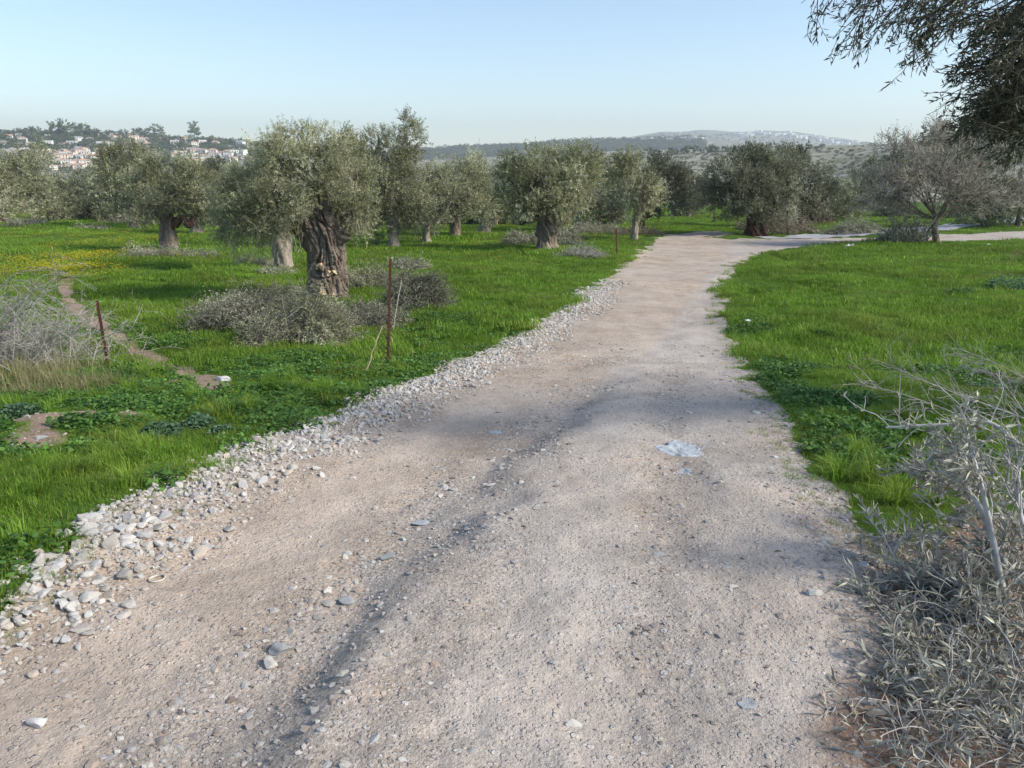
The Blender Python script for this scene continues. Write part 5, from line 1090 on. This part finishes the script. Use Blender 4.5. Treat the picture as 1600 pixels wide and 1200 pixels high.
# woods and scrub: stuff
def fscatter(name, boxes, srcs, hpx, g, ymin=None):
    P = []; S = []
    for (x0, x1, f0, f1, n, rr0) in boxes:
        for _ in range(n):
            x_ = g.uniform(x0, x1); q = far_ray(x_, g.uniform(f0(x_), f1(x_)), rr0)
            if q is None: continue
            P.append(q[:3] - [0, 0, .3]); S.append(g.uniform(*hpx) * q[3] / FPX)
    S = np.array(S); scatter(name, np.array(P), np.stack([0*S, 0*S, g.rand(len(S))*6], -1), np.stack([S*1.3, S*1.3, S], -1), srcs, g.randint(0, len(srcs), len(S)))
wood = [src('wood_tree', m_) for m_ in fm['round'] + fm['wide']]
scr = [src('scrub_bush', far_tree_mesh('scrub', rs(860 + q), 'wide', M['scrub'])) for q in range(3)]
fscatter('forest', [(630, 1100, lambda x: cB(x) + .5, lambda x: cB(x) + 16, 1500, 900), (-10, 640, lambda x: cA(x) + 2, lambda x: cA(x) + 24, 900, 500), (-10, 640, lambda x: cA(x) + 24, lambda x: cA(x) + 60, 620, 500)], wood, (4.0, 7.5), g)
fscatter('hillside_scrub', [(600, 1400, lambda x: cD(x) + 1, lambda x: 315, 2300, 200), (1330, 1640, lambda x: cE(x) + 2, lambda x: 320, 500, 160)], scr, (2.0, 4.6), g)
fscatter('distant_scrub', [(1000, 1400, lambda x: cC(x) + 1, lambda x: cC(x) + 16, 320, 3000)], wood, (1.5, 2.6), g)

# houses
def hm(c): return solid('house_wall', c, .9, .06, .3)
walls = [hm((.80,.76,.68)), hm((.76,.68,.56)), hm((.84,.82,.78)), hm((.74,.62,.50))]
roofs = [solid('terracotta_roof', (.50,.30,.21), .9, .2, .6), solid('brown_roof', (.38,.30,.25), .9, .2, .6), solid('grey_roof', (.34,.34,.36), .9, .15, .6), solid('pale_flat_roof', (.66,.63,.58), .9, .1, .6)]
wdark = solid('dark_window_glass', (.05,.06,.07), .3, .1, 1, spec=.5)
def box(x0, x1, y0, y1, z0, z1):
    V_ = [(x, y, z) for z in (z0, z1) for y in (y0, y1) for x in (x0, x1)]; return V_, [[0,2,3,1],[4,5,7,6],[0,1,5,4],[2,6,7,3],[0,4,6,2],[1,3,7,5]]
def roof_mesh(kind, m_, w, d, h):
    e = .4; x, y = w / 2 + e, d / 2 + e; mb = MB()
    if kind == 'hip': mb.add([(-x,-y,h),(x,-y,h),(x,y,h),(-x,y,h),(-x*.4,0,h+2.1),(x*.4,0,h+2.1)], [[0,1,5,4],[2,3,4,5],[3,2,1,0]], [[1,2,5],[3,0,4]])
    elif kind == 'gable': mb.add([(-x,-y,h),(x,-y,h),(x,y,h),(-x,y,h),(-x,0,h+2.0),(x,0,h+2.0)], [[0,1,5,4],[2,3,4,5],[3,2,1,0]], [[1,2,5],[3,0,4]])
    else: V_, Q_ = box(-x, x, -y, y, h, h + .45); mb.add(V_, Q_)
    return mb.data('roof', m_)
WM = [mesh_data('window', *(lambda vq: (np.array(vq[0]), np.array(vq[1])))(box(-.6, .6, -.08, .08, -.65, .65)), wdark)]
hv = []
for q, (w, d, h, rk, ri, wi, lab) in enumerate([(11,9,5.6,'hip',0,0,'cream two storey house with an orange tiled hip roof'),(9,8,3.2,'gable',0,2,'white low house with an orange gabled roof'),(12,9,6,'hip',1,0,'cream house with a brown tiled roof'),
        (10,8,5.8,'gable',2,2,'white house with a grey pitched roof'),(12,10,6.2,'flat',3,2,'white flat roofed house'),(9,8,5.6,'flat',3,1,'sand coloured flat roofed house'),(14,9,5.8,'gable',1,3,'ochre long house with a brown gabled roof')]):
    V_, Q_ = box(-w/2, w/2, -d/2, d/2, -3, h - .01); hv.append((mesh_data('wall', np.array(V_), np.array(Q_), walls[wi]), roof_mesh(rk, roofs[ri], w, d, h), w, d, h, lab))
def house(px, py, v_, g, group, where_, windows=True, s=1.0, r0=500):
    q = far_ray(px, py, r0)
    if q is None: return
    wall, roof, w, d, h, lab = hv[v_]; root = empty('house', (q[0], q[1], q[2] + .2), lab + ' ' + where_, 'house', group, -math.atan2(q[0], q[1]) + g.normal() * .35)
    a_ = link('wall', wall, root); b_ = link('roof', roof, root)
    for o in (a_, b_): o.scale = (s,) * 3
    if windows:
        rows = [1.5] if h < 4 else [1.5, 4.2]
        for z_ in rows:
            for x_ in (-w * .28, w * .05, w * .32):
                o = link('window', WM[0], root, loc=(x_ * s, (-d / 2 - .02) * s, z_ * s)); o.scale = (s,) * 3
g = rs(950)
GV = 'houses of the village on the left hillside'
rows = [(218, 9, 0, 390, 22), (227, 5, 0, 390, 14), (239, 3, 0, 180, 16), (244, 3, 0, 175, 16), (250, 3, 20, 170, 14), (257, 3, 60, 160, 10), (265, 3, 80, 150, 8), (241, 3, 265, 380, 12), (247, 3, 265, 375, 11), (252, 2, 285, 370, 8), (219, 1.5, 190, 270, 8)]
for (yc, ys, x0, x1, n) in rows:
    for q in range(n):
        x_ = x0 + (x1 - x0) * (q + g.rand()) / n; y_ = max(yc + (g.rand() - .3) * ys, float(cA(x_)) + 3)
        house(x_, y_, g.choice([0, 1, 2, 3, 4, 4, 5, 0, 6]), g, GV, 'high up the left village hillside' if yc < 236 else 'low in the left village rows', s=g.uniform(.6, .95))
GT = 'white buildings of the town on the far ridge'
for q in range(52):
    x_ = 870 + 225 * (q + g.rand()) / 52; house(x_, float(cB(x_)) + g.uniform(.2, 2 if x_ < 985 else 5), 4, g, GT, 'in the town above the forest', False, g.uniform(1.0, 1.5), 1700)
GT2 = 'white buildings of the farthest town'
for q in range(60):
    x_ = 1150 + 190 * (q + g.rand()) / 60; house(x_, float(cC(x_)) + g.uniform(.3, 6), 4, g, GT2, 'on the farthest ridge', False, g.uniform(1.1, 1.8), 3000)
for q in range(6):
    x_ = 690 + 22 * g.rand(); house(x_, float(cB(x_)) + .5, 4, g, 'white buildings on the left end of the forest ridge', 'at the forest ridge end', False, 1.3, 1700)
# mast
for x_, lb in ((749, 'thin grey mast standing on the forest ridge'),):
    q = far_ray(x_, float(cB(x_)) + 1, 1500)
    V_, Q_ = tubes(np.array([[[0,0,0],[0,0,13.],[0,0,26.]]]), .6, 6); o = mk('mast', V_, Q_, roofs[2], loc=tuple(q[:3])); tag(o, lb, 'mast')

# ------------------------------------------------------------------ air
V_, Q_ = box(-5250, 5250, -5250, 5250, -90, 260)
m = bpy.data.materials.new('haze_air'); m.use_nodes = True; nt = m.node_tree; nt.nodes.remove(nt.nodes['Principled BSDF'])
pv = nt.nodes.new('ShaderNodeVolumePrincipled'); pv.inputs['Color'].default_value = (.87, .955, 1.0, 1); pv.inputs['Density'].default_value = 2.5e-4; pv.inputs['Anisotropy'].default_value = 0.2
nt.links.new(pv.outputs[0], nt.nodes['Material Output'].inputs['Volume'])
o = mk('haze', np.array(V_, float), np.array(Q_), m); o['kind'] = 'stuff'
print('terrain z', float(V[:, 2].min()), float(V[:, 2].max()))
st_ = {o.data.name: (len(o.data.loops) - 2 * len(o.data.polygons)) for o in sc.objects if o.type == 'MESH'}
print('TRIS', sum(st_.values()))
